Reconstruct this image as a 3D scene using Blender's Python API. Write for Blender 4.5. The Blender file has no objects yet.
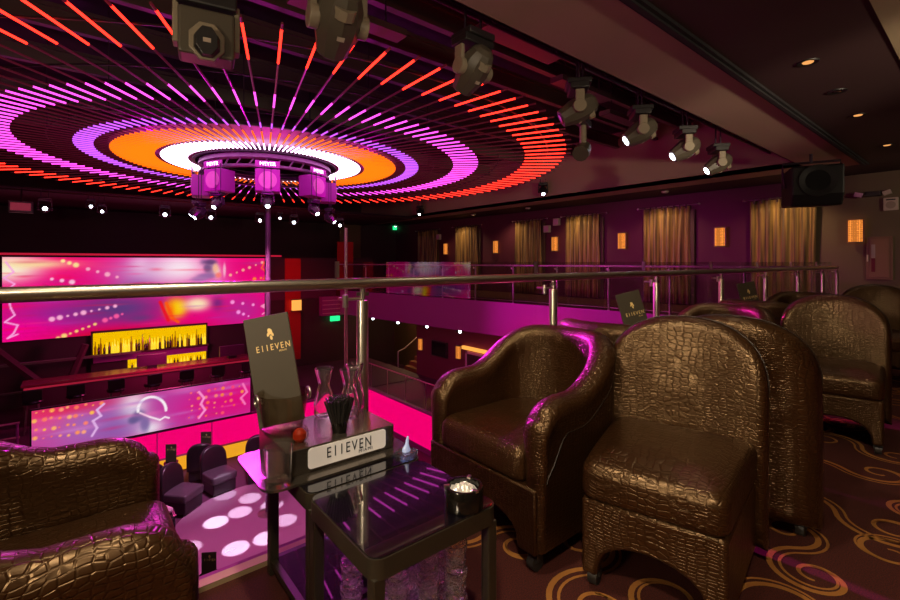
import bpy, bmesh, math, random
import numpy as np
from mathutils import Vector, Matrix
random.seed(11)
R = math.radians
S = bpy.context.scene
C = S.collection
PI = math.pi
EYE = 1.165

# ------------------------------------------------------------------ helpers
def lin(c):
    return tuple((x / 12.92 if x <= .04045 else ((x + .055) / 1.055) ** 2.4) for x in c)
def rgb(r, g, b):
    return lin((r / 255, g / 255, b / 255))
def sstep(a, b, x):
    t = min(1, max(0, (x - a) / (b - a))); return t * t * (3 - 2 * t)

class MB:
    def __init__(s):
        s.v = []; s.f = []; s.m = []
    def add(s, vs, fs, m=0):
        o = len(s.v); s.v += [tuple(p) for p in vs]
        for f in fs:
            s.f.append(tuple(i + o for i in f)); s.m.append(m)
        return s
    def bx(s, x0, x1, y0, y1, z0, z1, m=0):
        vs = [(x0,y0,z0),(x1,y0,z0),(x1,y1,z0),(x0,y1,z0),(x0,y0,z1),(x1,y0,z1),(x1,y1,z1),(x0,y1,z1)]
        return s.add(vs, [(0,3,2,1),(4,5,6,7),(0,1,5,4),(1,2,6,5),(2,3,7,6),(3,0,4,7)], m)
    def obox(s, c, size, M=None, m=0):
        hx, hy, hz = [q / 2 for q in size]
        vs = [Vector((a*hx, b*hy, d*hz)) for d in (-1,1) for a, b in ((-1,-1),(1,-1),(1,1),(-1,1))]
        if M is not None: vs = [M @ p for p in vs]
        vs = [p + Vector(c) for p in vs]
        return s.add(vs, [(0,3,2,1),(4,5,6,7),(0,1,5,4),(1,2,6,5),(2,3,7,6),(3,0,4,7)], m)
    def rings(s, rs, cap0=True, cap1=True, closed=True, m=0, loop=False):
        n = len(rs[0]); vs = [p for r in rs for p in r]; fs = []
        k = len(rs)
        for i in range(k if loop else k - 1):
            a = i * n; b = ((i + 1) % k) * n
            for j in range(n if closed else n - 1):
                fs.append((a + j, a + (j+1) % n, b + (j+1) % n, b + j))
        if cap0 and not loop: fs.append(tuple(range(n-1, -1, -1)))
        if cap1 and not loop: fs.append(tuple((k-1) * n + j for j in range(n)))
        return s.add(vs, fs, m)
    def cyl(s, p0, p1, r, r2=None, n=12, m=0):
        p0 = Vector(p0); p1 = Vector(p1); r2 = r if r2 is None else r2
        d = (p1 - p0).normalized()
        a = d.orthogonal().normalized(); b = d.cross(a)
        rr = []
        for p, q in ((p0, r), (p1, r2)):
            rr.append([p + (a * math.cos(2*PI*j/n) + b * math.sin(2*PI*j/n)) * q for j in range(n)])
        return s.rings(rr, m=m)
    def lathe(s, prof, c=(0,0,0), n=24, M=None, m=0, caps=(True, True)):
        rr = []
        for r, z in prof:
            ring = [Vector((r*math.cos(2*PI*j/n), r*math.sin(2*PI*j/n), z)) for j in range(n)]
            if M is not None: ring = [M @ p for p in ring]
            rr.append([p + Vector(c) for p in ring])
        return s.rings(rr, cap0=caps[0], cap1=caps[1], m=m)
    def tube(s, path, r, n=8, m=0, loop=False):
        P = [Vector(p) for p in path]; rr = []; ref = None; k = len(P)
        for i, p in enumerate(P):
            if loop: d = P[(i+1) % k] - P[i-1]
            else: d = P[min(i+1, k-1)] - P[max(i-1, 0)]
            d.normalize()
            if ref is None: ref = d.orthogonal().normalized()
            ref = (ref - d * ref.dot(d)).normalized(); b = d.cross(ref)
            rr.append([p + (ref*math.cos(2*PI*j/n) + b*math.sin(2*PI*j/n)) * r for j in range(n)])
        return s.rings(rr, m=m, loop=loop)
    def prism(s, poly, h0, h1, f, m=0):
        n = len(poly)
        vs = [f(a, b, h0) for a, b in poly] + [f(a, b, h1) for a, b in poly]
        fs = [tuple(range(n-1, -1, -1)), tuple(range(n, 2*n))]
        fs += [(j, (j+1) % n, n + (j+1) % n, n + j) for j in range(n)]
        return s.add(vs, fs, m)
    def pillow(s, outline, t, r, f, bulge=0., m=0, back_bulge=0.):
        cx = sum(p[0] for p in outline)/len(outline); cy = sum(p[1] for p in outline)/len(outline)
        Rm = min(math.hypot(a-cx, b-cy) for a, b in outline)
        rows = []
        for sc in (.12, .3, .5, .7):
            rows.append((sc, t + bulge*(1-sc**2)))
        s0 = 1 - r / Rm
        for k in range(6):
            an = PI/2*k/5
            rows.append((s0 + (1-s0)*math.sin(an), t - r + r*math.cos(an) + bulge*(1-.95)*(1 if k < 3 else 0)))
        for k in range(6):
            an = PI/2*k/5
            rows.append((s0 + (1-s0)*math.cos(an), r - r*math.sin(an)))
        rows.append((.5, -back_bulge*.75)); rows.append((.12, -back_bulge))
        rr = []
        for sc, w in rows:
            rr.append([Vector(f(cx + (a-cx)*sc, cy + (b-cy)*sc, w)) for a, b in outline])
        return s.rings(rr, m=m)
    def build(s, name, mat, parent=None, smooth=True, ang=35, bevel=0, seg=2, sub=0, loc=None, rot=None):
        me = bpy.data.meshes.new(name)
        me.from_pydata(s.v, [], s.f)
        mats = mat if isinstance(mat, (list, tuple)) else [mat]
        for q in mats: me.materials.append(q)
        me.polygons.foreach_set('material_index', s.m)
        bm = bmesh.new(); bm.from_mesh(me); bmesh.ops.recalc_face_normals(bm, faces=bm.faces); bm.to_mesh(me); bm.free()
        if smooth:
            me.shade_smooth(); me.set_sharp_from_angle(angle=R(ang))
        me.update()
        o = bpy.data.objects.new(name, me); C.objects.link(o)
        if parent is not None: o.parent = parent
        if loc is not None: o.location = loc
        if rot is not None: o.rotation_euler = rot
        if bevel:
            b = o.modifiers.new('b', 'BEVEL'); b.width = bevel; b.segments = seg; b.limit_method = 'ANGLE'; b.angle_limit = R(40)
        if sub:
            b = o.modifiers.new('s', 'SUBSURF'); b.levels = sub; b.render_levels = sub
        return o

def thing(name, label, cat, loc=(0,0,0), rz=0, group=None):
    o = bpy.data.objects.new(name, None); C.objects.link(o)
    o.location = loc; o.rotation_euler = (0, 0, rz)
    return tag(o, label, cat, group)
def tag(o, label=None, cat=None, group=None, kind=None):
    if label: o['label'] = label
    if cat: o['category'] = cat
    if group: o['group'] = group
    if kind: o['kind'] = kind
    return o
def dup(root, loc, rz, label=None, group=None, parent=None):
    r = root.copy(); C.objects.link(r)
    if loc is not None: r.location = loc
    if rz is not None: r.rotation_euler = (0, 0, rz)
    if parent is not None: r.parent = parent
    if label: r['label'] = label
    if group: r['group'] = group
    for ch in list(root.children):
        dup(ch, None, None, parent=r)
    return r
def struct(name, mb, mat, **k):
    o = mb.build(name, mat, smooth=False, **k); o['kind'] = 'structure'; return o

def text_mesh(name, body, mat, parent, size, M, xs=1., ext=.0006, space=1.):
    cu = bpy.data.curves.new('t', 'FONT'); cu.body = body; cu.size = size; cu.extrude = ext
    cu.align_x = 'CENTER'; cu.align_y = 'CENTER'; cu.space_character = space
    t = bpy.data.objects.new('t', cu); C.objects.link(t)
    bpy.context.view_layer.update()
    me = bpy.data.meshes.new_from_object(t.evaluated_get(bpy.context.evaluated_depsgraph_get()))
    bpy.data.objects.remove(t); bpy.data.curves.remove(cu)
    me.transform(M @ Matrix.Diagonal((xs, 1, 1, 1)))
    me.materials.clear(); me.materials.append(mat); me.name = name
    o = bpy.data.objects.new(name, me); C.objects.link(o); o.parent = parent
    return o

# photograph frame <-> building frame (X along the near railing, Y across the void)
def ray(px):
    t = (px - 450) / 455
    return .773*t + .635, -.635*t + .773      # X, Y per unit of depth
def at_z(px, py, z):
    d = 455*(EYE - z)/(py - 262); a, b = ray(px); return Vector((a*d, b*d, z))
def at_x(px, py, x):
    a, b = ray(px); d = x/a; return Vector((x, b*d, EYE - (py-262)*d/455))
def at_y(px, py, y):
    a, b = ray(px); d = y/b; return Vector((a*d, y, EYE - (py-262)*d/455))
def at_d(px, py, d):
    a, b = ray(px); return Vector((a*d, b*d, EYE - (py-262)*d/455))

# ------------------------------------------------------------------ materials
def mat(name, col, rough=.5, metal=0., spec=.5, emit=None, es=0., bump=None, coat=0.):
    m = bpy.data.materials.new(name); m.use_nodes = True
    nt = m.node_tree; b = nt.nodes['Principled BSDF']
    b.inputs['Base Color'].default_value = (*col, 1); b.inputs['Roughness'].default_value = rough
    b.inputs['Metallic'].default_value = metal; b.inputs['Specular IOR Level'].default_value = spec
    if coat: b.inputs['Coat Weight'].default_value = coat; b.inputs['Coat Roughness'].default_value = .15
    if emit is not None:
        b.inputs['Emission Color'].default_value = (*emit, 1); b.inputs['Emission Strength'].default_value = es
    if bump:
        sc, st = bump
        tc = nt.nodes.new('ShaderNodeTexCoord'); n = nt.nodes.new('ShaderNodeTexNoise'); n.inputs['Scale'].default_value = sc
        n.inputs['Detail'].default_value = 4
        bp = nt.nodes.new('ShaderNodeBump'); bp.inputs['Strength'].default_value = st; bp.inputs['Distance'].default_value = .01
        nt.links.new(tc.outputs['Object'], n.inputs['Vector']); nt.links.new(n.outputs['Fac'], bp.inputs['Height'])
        nt.links.new(bp.outputs['Normal'], b.inputs['Normal'])
    return m
def emitter(name, col, st):
    m = bpy.data.materials.new(name); m.use_nodes = True; nt = m.node_tree; nt.nodes.clear()
    e = nt.nodes.new('ShaderNodeEmission'); e.inputs[0].default_value = (*col, 1); e.inputs[1].default_value = st
    o = nt.nodes.new('ShaderNodeOutputMaterial'); nt.links.new(e.outputs[0], o.inputs[0]); return m
def glass(name, tint=(1,1,1), ior=1.45, rough=.02, bump=None, edge=.6):
    m = bpy.data.materials.new(name); m.use_nodes = True; nt = m.node_tree; nt.nodes.clear()
    t = nt.nodes.new('ShaderNodeBsdfTransparent'); t.inputs[0].default_value = (*tint, 1)
    g = nt.nodes.new('ShaderNodeBsdfGlossy'); g.inputs['Roughness'].default_value = rough
    lw = nt.nodes.new('ShaderNodeLayerWeight'); lw.inputs['Blend'].default_value = .5
    pw = nt.nodes.new('ShaderNodeMath'); pw.operation = 'POWER'; pw.inputs[1].default_value = 3.
    f = nt.nodes.new('ShaderNodeMath'); f.operation = 'MULTIPLY_ADD'; f.use_clamp = True
    r0 = ((ior-1)/(ior+1))**2; f.inputs[1].default_value = edge; f.inputs[2].default_value = r0
    nt.links.new(lw.outputs['Facing'], pw.inputs[0]); nt.links.new(pw.outputs[0], f.inputs[0])
    x = nt.nodes.new('ShaderNodeMixShader'); o = nt.nodes.new('ShaderNodeOutputMaterial')
    nt.links.new(f.outputs[0], x.inputs[0]); nt.links.new(t.outputs[0], x.inputs[1]); nt.links.new(g.outputs[0], x.inputs[2])
    nt.links.new(x.outputs[0], o.inputs[0])
    if bump:
        tc = nt.nodes.new('ShaderNodeTexCoord'); n = nt.nodes.new('ShaderNodeTexVoronoi'); n.inputs['Scale'].default_value = bump[0]
        bp = nt.nodes.new('ShaderNodeBump'); bp.inputs['Strength'].default_value = bump[1]; bp.inputs['Distance'].default_value = .01
        nt.links.new(tc.outputs['Object'], n.inputs['Vector']); nt.links.new(n.outputs['Distance'], bp.inputs['Height'])
        nt.links.new(bp.outputs['Normal'], g.inputs['Normal']); nt.links.new(bp.outputs['Normal'], lw.inputs['Normal'])
    return m
def croc(name, col, fine=1.):
    m = bpy.data.materials.new(name); m.use_nodes = True; nt = m.node_tree; L = nt.links.new
    b = nt.nodes['Principled BSDF']
    tc = nt.nodes.new('ShaderNodeTexCoord')
    no = nt.nodes.new('ShaderNodeTexNoise'); no.inputs['Scale'].default_value = 7; no.inputs['Detail'].default_value = 2
    mx = nt.nodes.new('ShaderNodeMixRGB'); mx.inputs[0].default_value = .04
    L(tc.outputs['Object'], no.inputs['Vector']); L(tc.outputs['Object'], mx.inputs[1]); L(no.outputs['Color'], mx.inputs[2])
    hs = []
    for sc, mxr in (((32, 32, 52), .17), ((34, 34, 92), .19)):
        mp = nt.nodes.new('ShaderNodeMapping'); mp.inputs['Scale'].default_value = [q*fine for q in sc]
        v = nt.nodes.new('ShaderNodeTexVoronoi'); v.feature = 'DISTANCE_TO_EDGE'; v.inputs['Scale'].default_value = 1; v.inputs['Randomness'].default_value = .42
        r = nt.nodes.new('ShaderNodeMapRange'); r.inputs['From Max'].default_value = mxr; r.interpolation_type = 'SMOOTHSTEP'
        L(mx.outputs[0], mp.inputs['Vector']); L(mp.outputs[0], v.inputs['Vector']); L(v.outputs['Distance'], r.inputs['Value']); hs.append(r)
    sp = nt.nodes.new('ShaderNodeSeparateXYZ'); L(tc.outputs['Object'], sp.inputs[0])
    ab = nt.nodes.new('ShaderNodeMath'); ab.operation = 'PINGPONG'; ab.inputs[1].default_value = .15; L(sp.outputs['Y'], ab.inputs[0])
    st = nt.nodes.new('ShaderNodeMapRange'); st.inputs['From Min'].default_value = .055; st.inputs['From Max'].default_value = .085
    L(ab.outputs[0], st.inputs['Value'])
    hm = nt.nodes.new('ShaderNodeMix'); hm.data_type = 'FLOAT'
    L(st.outputs[0], hm.inputs[0]); L(hs[0].outputs[0], hm.inputs[2]); L(hs[1].outputs[0], hm.inputs[3])
    cr = nt.nodes.new('ShaderNodeMixRGB'); cr.inputs[1].default_value = (*[c*.7 for c in col], 1); cr.inputs[2].default_value = (*col, 1)
    L(hm.outputs[0], cr.inputs[0]); L(cr.outputs[0], b.inputs['Base Color'])
    bp = nt.nodes.new('ShaderNodeBump'); bp.inputs['Strength'].default_value = .85; bp.inputs['Distance'].default_value = .0013
    L(hm.outputs[0], bp.inputs['Height'])
    n3 = nt.nodes.new('ShaderNodeTexNoise'); n3.inputs['Scale'].default_value = 7; n3.inputs['Detail'].default_value = 2
    L(tc.outputs['Object'], n3.inputs['Vector'])
    b2 = nt.nodes.new('ShaderNodeBump'); b2.inputs['Strength'].default_value = .35; b2.inputs['Distance'].default_value = .02
    L(n3.outputs['Fac'], b2.inputs['Height']); L(bp.outputs[0], b2.inputs['Normal'])
    L(b2.outputs[0], b.inputs['Normal'])
    b.inputs['Roughness'].default_value = .33; b.inputs['Specular IOR Level'].default_value = .95; b.inputs['Specular Tint'].default_value = (1, .68, .38, 1)
    return m
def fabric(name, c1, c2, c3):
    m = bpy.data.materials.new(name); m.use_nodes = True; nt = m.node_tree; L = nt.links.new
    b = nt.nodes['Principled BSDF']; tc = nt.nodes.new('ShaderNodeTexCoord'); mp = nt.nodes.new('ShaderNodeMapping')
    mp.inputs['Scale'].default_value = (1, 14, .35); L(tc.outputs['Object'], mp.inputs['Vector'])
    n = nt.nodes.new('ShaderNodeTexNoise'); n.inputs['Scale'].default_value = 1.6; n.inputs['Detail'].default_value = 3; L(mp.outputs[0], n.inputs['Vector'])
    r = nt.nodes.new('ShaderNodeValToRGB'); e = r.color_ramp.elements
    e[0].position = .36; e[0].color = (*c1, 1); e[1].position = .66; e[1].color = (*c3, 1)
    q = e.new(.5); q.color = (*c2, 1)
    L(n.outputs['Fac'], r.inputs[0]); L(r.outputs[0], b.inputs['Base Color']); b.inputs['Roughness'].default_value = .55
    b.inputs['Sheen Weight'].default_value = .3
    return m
def vcol_emitter(name, st):
    m = bpy.data.materials.new(name); m.use_nodes = True; nt = m.node_tree; nt.nodes.clear()
    a = nt.nodes.new('ShaderNodeVertexColor'); a.layer_name = 'Picture'
    e = nt.nodes.new('ShaderNodeEmission'); e.inputs[1].default_value = st
    o = nt.nodes.new('ShaderNodeOutputMaterial'); nt.links.new(a.outputs[0], e.inputs[0]); nt.links.new(e.outputs[0], o.inputs[0]); return m

M_LEATHER = croc('crocodile_leather', (.030, .0115, .0038), 1.45)
M_LEATHER_W = croc('wide_crocodile_leather', (.030, .0115, .0038), 1.08)
M_LEATHER_SM = mat('smooth_brown_leather', (.016, .007, .003), .5, bump=(60, .25), spec=.6)
M_DARKLEATHER = mat('dark_leather', (.016, .009, .013), .35)
M_RUBBER = mat('dark_metal_caster', (.03, .028, .026), .45)
M_STEEL = mat('brushed_steel', (.72, .66, .56), .30, 1.)
M_STEEL2 = mat('satin_steel', (.55, .5, .45), .35, 1.)
M_BRASS = mat('brass_strip', (.55, .42, .24), .5, .4)
M_BLACK = mat('black_paint', (.005, .005, .005), .5)
M_BLACKGLOSS = mat('black_lacquer', (.006, .005, .004), .15, coat=.3)
M_TABLEGLASS = mat('black_table_glass', (.004, .003, .006), .02, spec=.9, coat=1.)
M_TABLEFRAME = mat('dark_bronze_frame', (.032, .025, .016), .35)
M_TRAY = mat('dark_brushed_tray', (.20, .17, .14), .2, .85)
M_WHITE = mat('white_acrylic', (.88, .84, .80), .35, emit=(1, .92, .85), es=.10)  # faint glow stands for the bright light on the plate
M_INK = mat('black_lettering', (.01, .01, .01), .5)
M_GOLD = mat('gold_foil', (.95, .70, .28), .4, .15)
M_MENU = mat('dark_menu_board', (.056, .044, .026), .5)
M_HEAD = mat('moving_head_plastic', (.10, .085, .06), .38)
M_HEADLT = mat('moving_head_grey', (.30, .25, .17), .42)
M_HEADDK = mat('moving_head_black', (.02, .018, .018), .4)
M_TRUSS = mat('dark_truss_metal', (.05, .035, .05), .45, .5)
M_PIPE = mat('grey_steel_beam', (.13, .11, .09), .5, .3)
M_CEIL = mat('dark_maroon_ceiling', (.035, .012, .012), .7)
M_TAN = mat('taupe_soffit_paint', (.36, .25, .18), .75)
M_OLIVE = mat('olive_ceiling_paint', (.28, .22, .13), .75)
M_VOID = mat('black_ceiling_paint', (.01, .008, .01), .8)
M_WALLP = mat('plum_wall_tone', (.08, .012, .035), .7)
M_WALLG = mat('taupe_wall_paint', (.13, .10, .055), .75)
M_WALLD = mat('dark_wall_paint', (.05, .022, .028), .7)
M_FASCIA = mat('violet_fascia_paint', (.32, .03, .27), .55)
M_TUBE = mat('frosted_black_tube', (.10, .03, .04), .3, emit=(1, .05, .12), es=.035)
E_RED = emitter('red_led', (1, .022, .012), 4.6)
E_MAG = emitter('magenta_led', (1, .07, .75), 2.4)
E_VIO = emitter('violet_led', (.55, .09, .9), 1.7)
E_ORA = emitter('orange_led', (1, .13, .003), 2.0)
E_WHI = emitter('pink_white_led', (1, .62, 1), 5.5)
E_LENS = emitter('white_lens', (.8, .88, 1), 14)
E_AMB = emitter('amber_glow', (1, .38, .07), 1.3)
E_SCON = emitter('sconce_glow', (1, .29, .045), .95)
nt_ = E_SCON.node_tree; tc_ = nt_.nodes.new('ShaderNodeTexCoord'); vo_ = nt_.nodes.new('ShaderNodeTexVoronoi'); vo_.inputs['Scale'].default_value = 26; vo_.inputs['Randomness'].default_value = .15
mr_ = nt_.nodes.new('ShaderNodeMapRange'); mr_.inputs['From Min'].default_value = .25; mr_.inputs['From Max'].default_value = .55; mr_.inputs['To Min'].default_value = 1.35; mr_.inputs['To Max'].default_value = .55
nt_.links.new(tc_.outputs['Object'], vo_.inputs['Vector']); nt_.links.new(vo_.outputs['Distance'], mr_.inputs['Value']); nt_.links.new(mr_.outputs[0], nt_.nodes['Emission'].inputs[1])
E_YEL = emitter('yellow_back_bar', (1, .55, .0), .95)
E_PINK = emitter('hot_pink_panel', (1, .0, .17), .95)
E_GREEN = emitter('green_sign_glow', (.02, .9, .25), 1.5)
E_DOWN = emitter('downlight_bulb', (1, .42, .12), 1.0)
M_PLATE = mat('added_glow_plate', (.28, .22, .22), .6)
M_SPEAKER = mat('magenta_lit_loudspeaker', (.38, .02, .36), .5)  # magenta light on the cabinets is painted into their colour
G_PANE = glass('clear_rail_glass', (.98, .98, .98), 1.22, edge=.10)
def refr(name, col, rough=0., bump=None):
    m = mat(name, col, rough); b = m.node_tree.nodes['Principled BSDF']
    b.inputs['Transmission Weight'].default_value = 1; b.inputs['IOR'].default_value = 1.45
    return m
G_PANE2 = glass('reflecting_rail_glass', (.9, .9, .9), 1.95, edge=.25, rough=.01)
G_CLEAR = refr('clear_glassware', (1, .98, .98))
G_CLEAR.node_tree.nodes['Principled BSDF'].inputs['Transmission Weight'].default_value = .985
G_SMOKE = glass('smoky_acrylic', (.80, .74, .66), 1.5, .06, edge=.6)
G_CUT = refr('cut_glass', (1,.96,1), .0)
G_SMOKE = glass('smoky_acrylic', (.80, .74, .66), 1.5, .06, edge=.6)
G_CUT = glass('cut_glass', (.97,.95,.97), 2.0, .0, edge=1.0)
G_SMOKE = glass('smoky_acrylic', (.80, .74, .66), 1.5, .06, edge=.6)
G_CUT = refr('cut_glass', (1, .95, 1), .02)
G_SMOKE = glass('smoky_acrylic', (.80, .74, .66), 1.5, .06, edge=.6)
G_CUT = refr('cut_glass', (1, .94, 1), .03)
def facets(m, sc, st):
    nt = m.node_tree; tc = nt.nodes.new('ShaderNodeTexCoord'); n = nt.nodes.new('ShaderNodeTexVoronoi'); n.inputs['Scale'].default_value = sc
    bp = nt.nodes.new('ShaderNodeBump'); bp.inputs['Strength'].default_value = st; bp.inputs['Distance'].default_value = .006
    nt.links.new(tc.outputs['Object'], n.inputs['Vector']); nt.links.new(n.outputs['Distance'], bp.inputs['Height']); nt.links.new(bp.outputs['Normal'], nt.nodes['Principled BSDF'].inputs['Normal'])
facets(G_CUT, 75, .8)
G_CUT.node_tree.nodes['Principled BSDF'].inputs['Transmission Weight'].default_value = .96
M_STRAW = mat('black_straw', (.02, .018, .016), .4)
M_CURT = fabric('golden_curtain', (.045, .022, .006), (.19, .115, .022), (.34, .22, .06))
M_CURTD = mat('olive_under_curtain', (.07, .05, .025), .7)
M_WOOD = mat('brown_wood', (.17, .09, .05), .5, bump=(18, .2))
M_CREAM = mat('cream_plastic', (.5, .42, .33), .5)
M_RED = mat('painted_red_glow', (.5, .01, .01), .7)
M_STAGE = mat('mauve_dance_floor', (.32, .2, .29), .3, spec=.5, bump=(6, .12))
M_LOWFLOOR = mat('dark_purple_carpet', (.10, .02, .07), .7)
M_FOIL = mat('crumpled_foil', (.85, .8, .72), .35, .6, emit=(1, .9, .7), es=.15)
M_CANDLE = mat('red_candle_wax', (.30, .02, .006), .3, emit=(1, .08, .02), es=.06)  # faint glow stands for the orange reflection on the ball
M_SCREENOFF = mat('black_screen', (.008, .008, .01), .15)
M_BOTTLE = mat('glowing_amber_bottle', (.16, .06, .01), .2, emit=(1, .38, .0), es=.16)  # bar light shining through the bottle is put in as glow
M_BOTTLE2 = mat('glowing_gold_bottle', (.3, .2, .01), .2, emit=(1, .72, .03), es=1.0)  # stronger glow put in for bottles lit from behind
M_BOTTLE3 = mat('dark_bottle', (.04, .02, .01), .15)
M_BLUE = mat('pale_blue_glass', (.45, .55, .85), .2, emit=(.5, .6, 1), es=.25)
M_PALE = mat('pale_pink_plastic', (.6, .3, .5), .5)

# ------------------------------------------------------------------ camera
cam = bpy.data.cameras.new('camera'); cam.sensor_width = 36; cam.lens = 36*455/900
cam.shift_y = -(300-262)/900; cam.clip_start = .03
co = bpy.data.objects.new('camera', cam); C.objects.link(co); S.camera = co
co.location = (0, 0, EYE); co.rotation_euler = (PI/2, 0, -math.atan2(.635, .773))

# ------------------------------------------------------------------ room shell
VR = 1.84; UR = 10.2; UW = 12.8; VW = 20.; VS = 17.4; ZC = 3.015; ZL = -4.0; ZV = 4.5
def carpet():
    mb = MB()
    # walkway slab: near strip + far strip (one object, two materials)
    mb.bx(-3.0, UW, -3.5, VR+.02, -.28, 0, 0)
    mb.prism([(UR-.06,VR+.02),(UW,VR+.02),(UW,VW),(UR-.06-.1228*(VW-VR-.02),VW)], -.28, 0, lambda a, b, z: (a, b, z), 0)
    rnd = random.Random(5)
    def strip(pts, w, m):
        P = [Vector((a, b)) for a, b in pts]; vs = []; k = len(P)
        for i in range(k):
            d = (P[min(i+1, k-1)] - P[max(i-1, 0)]).normalized(); n = Vector((-d.y, d.x))
            ww = w*(.35 + .65*math.sin(PI*min(1, max(0, (i+.5)/k)))**.5)
            for q in (P[i] + n*ww/2, P[i] - n*ww/2): vs.append((q.x, q.y, .0016))
        vs = [p for p in vs]
        fs = [(2*i, 2*i+1, 2*i+3, 2*i+2) for i in range(k-1)]
        ok = all(-2.9 < p[0] < UW-.05 and -3.4 < p[1] < VR-.03 for p in vs)
        if ok: mb.add(vs, fs, m)
    def scroll(x, y, h, r0, flip, kind, m):
        # two shrinking spirals joined at one point: an S scroll or a C scroll
        def spiral(r0, turns, bb, n=46):
            out = []
            for i in range(n+1):
                th = turns*2*PI*i/n; r = r0*math.exp(-bb*th)
                out.append((r0 - r*math.cos(th), r*math.sin(th)))
            return out
        A = spiral(r0, 1.45, .17); B = spiral(r0*.8, 1.3, .19)
        B = [(-p, -q) for p, q in B] if kind else [(p, -q) for p, q in B]
        c, s_ = math.cos(h), math.sin(h)
        def T(P):
            res = []
            for p, q in P:
                if flip: p = -p
                res.append((x + c*p - s_*q, y + s_*p + c*q))
            return res
        strip(T(B[::-1] + A[1:]), .021, m)
        par = []
        full = B[::-1] + A[1:]
        for i in range(20, 78):
            d = (Vector(full[i+1]) - Vector(full[i-1])).normalized()
            o = .034*math.sin(PI*(i-20)/57)
            par.append((full[i][0] + d.y*o, full[i][1] - d.x*o))
        strip(T(par), .011, m)
    cell = .50
    for i in range(-4, 22):
        for j in range(-6, 4):
            x = i*cell + (.28 if j % 2 else 0) + rnd.uniform(-.06, .06); y = j*cell*.86 + .1 + rnd.uniform(-.05, .05)
            scroll(x, y, rnd.uniform(0, 6.28), rnd.uniform(.15, .22), rnd.random() < .5, rnd.random() < .7, 1)
    base = mat('wine_brown_carpet', (.075, .014, .006), .9)
    nt = base.node_tree; b = nt.nodes['Principled BSDF']; tc = nt.nodes.new('ShaderNodeTexCoord')
    n = nt.nodes.new('ShaderNodeTexNoise'); n.inputs['Scale'].default_value = 220; n.inputs['Detail'].default_value = 1
    r = nt.nodes.new('ShaderNodeValToRGB'); r.color_ramp.elements[0].color = (.036, .0035, .0025, 1); r.color_ramp.elements[1].color = (.090, .012, .005, 1)
    r.color_ramp.elements[0].position = .35; r.color_ramp.elements[1].position = .65
    nt.links.new(tc.outputs['Object'], n.inputs['Vector']); nt.links.new(n.outputs['Fac'], r.inputs[0]); nt.links.new(r.outputs[0], b.inputs['Base Color'])
    swirl = mat('gold_carpet_swirl', (.42, .17, .03), .9, bump=(250, .5))
    return struct('floor', mb, [base, swirl])
carpet()
struct('trim_1', MB().bx(-3, UR, VR-.045, VR-.012, 0, .02).bx(-3, UR, VR-.012, VR+.012, 0, .012), M_BRASS)          # kerb strip under the railing
struct('trim_2', MB().bx(-3, UR-.06, VR+.02, VR+.045, -.9, .004), M_FASCIA)
struct('trim_3', MB().bx(-.10, -.06, .14, 15.3, -.92, .03), M_FASCIA, loc=(UR,VR,0), rot=(0,0,R(7)))
struct('trim_4', MB().bx(-6, UR-.06, VS, VW, -.28, 0), M_LOWFLOOR)
# ceilings
struct('ceiling', MB().bx(-3, UW, .60, 1.60, ZC, ZC+.1).bx(11.47, UW, 1.60, VW, ZC, ZC+.1), M_CEIL)
struct('ceiling.001', MB().bx(-3, UW, -3.5, .60, ZC-.012, ZC+.1), M_OLIVE)
struct('ceiling.002', MB().bx(-3, 11.47, 1.70, 2.483, ZC, ZC+.1).bx(10.8, 11.47, 2.483, VW, ZC, ZC+.1).bx(-3, 10.8, 2.463, 2.483, ZC, ZV).bx(10.8, 10.83, 2.483, VW, ZC, ZV), M_TAN)
struct('trim_5', MB().bx(-3, 11.47, 1.60, 1.70, ZC-.03, ZC+.08).bx(-3, 11.3, 1.63, 1.67, ZC-.05, ZC-.03), M_VOID)
struct('ceiling.003', MB().bx(-6, 10.83, 2.463, VW, ZV, ZV+.1), M_VOID)
struct('ceiling.004', MB().bx(-6, 10.8, 15.6, VW, 2.95, 3.05), M_WALLD)
# walls
struct('wall_curtain', MB().bx(UW, UW+.1, 2.74, VW, -.3, ZC+.1), M_WALLP)
struct('wall_end', MB().bx(UW, UW+.1, -3.6, 2.74, -.3, ZC+.1), M_WALLG)
# one wall: violet wash painted in as plum, ends behind the last curtain
struct('wall_back', MB().bx(-3, UW, -3.6, -3.5, -.3, ZC+.1), M_WALLG)
struct('wall_side', MB().bx(-3.1, -3, -3.6, 2.48, -.3, ZC+.1), M_WALLG)
struct('wall_opposite', MB().bx(-6, UW, VW, VW+.1, -4, ZV), M_WALLD)
struct('wall_far', MB().bx(-6.1, -6, 1.9, VW, -4, ZV), M_WALLD)
struct('wall_lower', MB().bx(9.6, 9.75, 2.2, 13.6, ZL, -.95), mat('wine_wall_paint', (.16, .02, .05), .7))
struct('wall_stair', MB().bx(12.7, 12.8, 2.2, VW, ZL, -.9), mat('brown_stair_wall', (.12, .07, .03), .7))
struct('wall_below', MB().bx(-6, UR-.1, VR+.02, VR+.10, ZL, -.9), M_WALLD)
struct('wall_bar', MB().bx(-6, 9.6, VS+.05, VS+.25, ZL, -.3), M_WALLD)
struct('wall_parapet', MB().bx(-6, 10, VS+.02, VS+.1, -.3, 1.33), M_WALLD)
struct('floor.001', MB().bx(-6, UW, 1.9, VW, ZL-.1, ZL), M_LOWFLOOR)
struct('floor.002', MB().bx(7.34, 9.6, 4.0, 13.0, ZL, -2.9).bx(-4.5, 9.6, 13.06, VS+.05, ZL, -2.9), M_LOWFLOOR)
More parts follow.
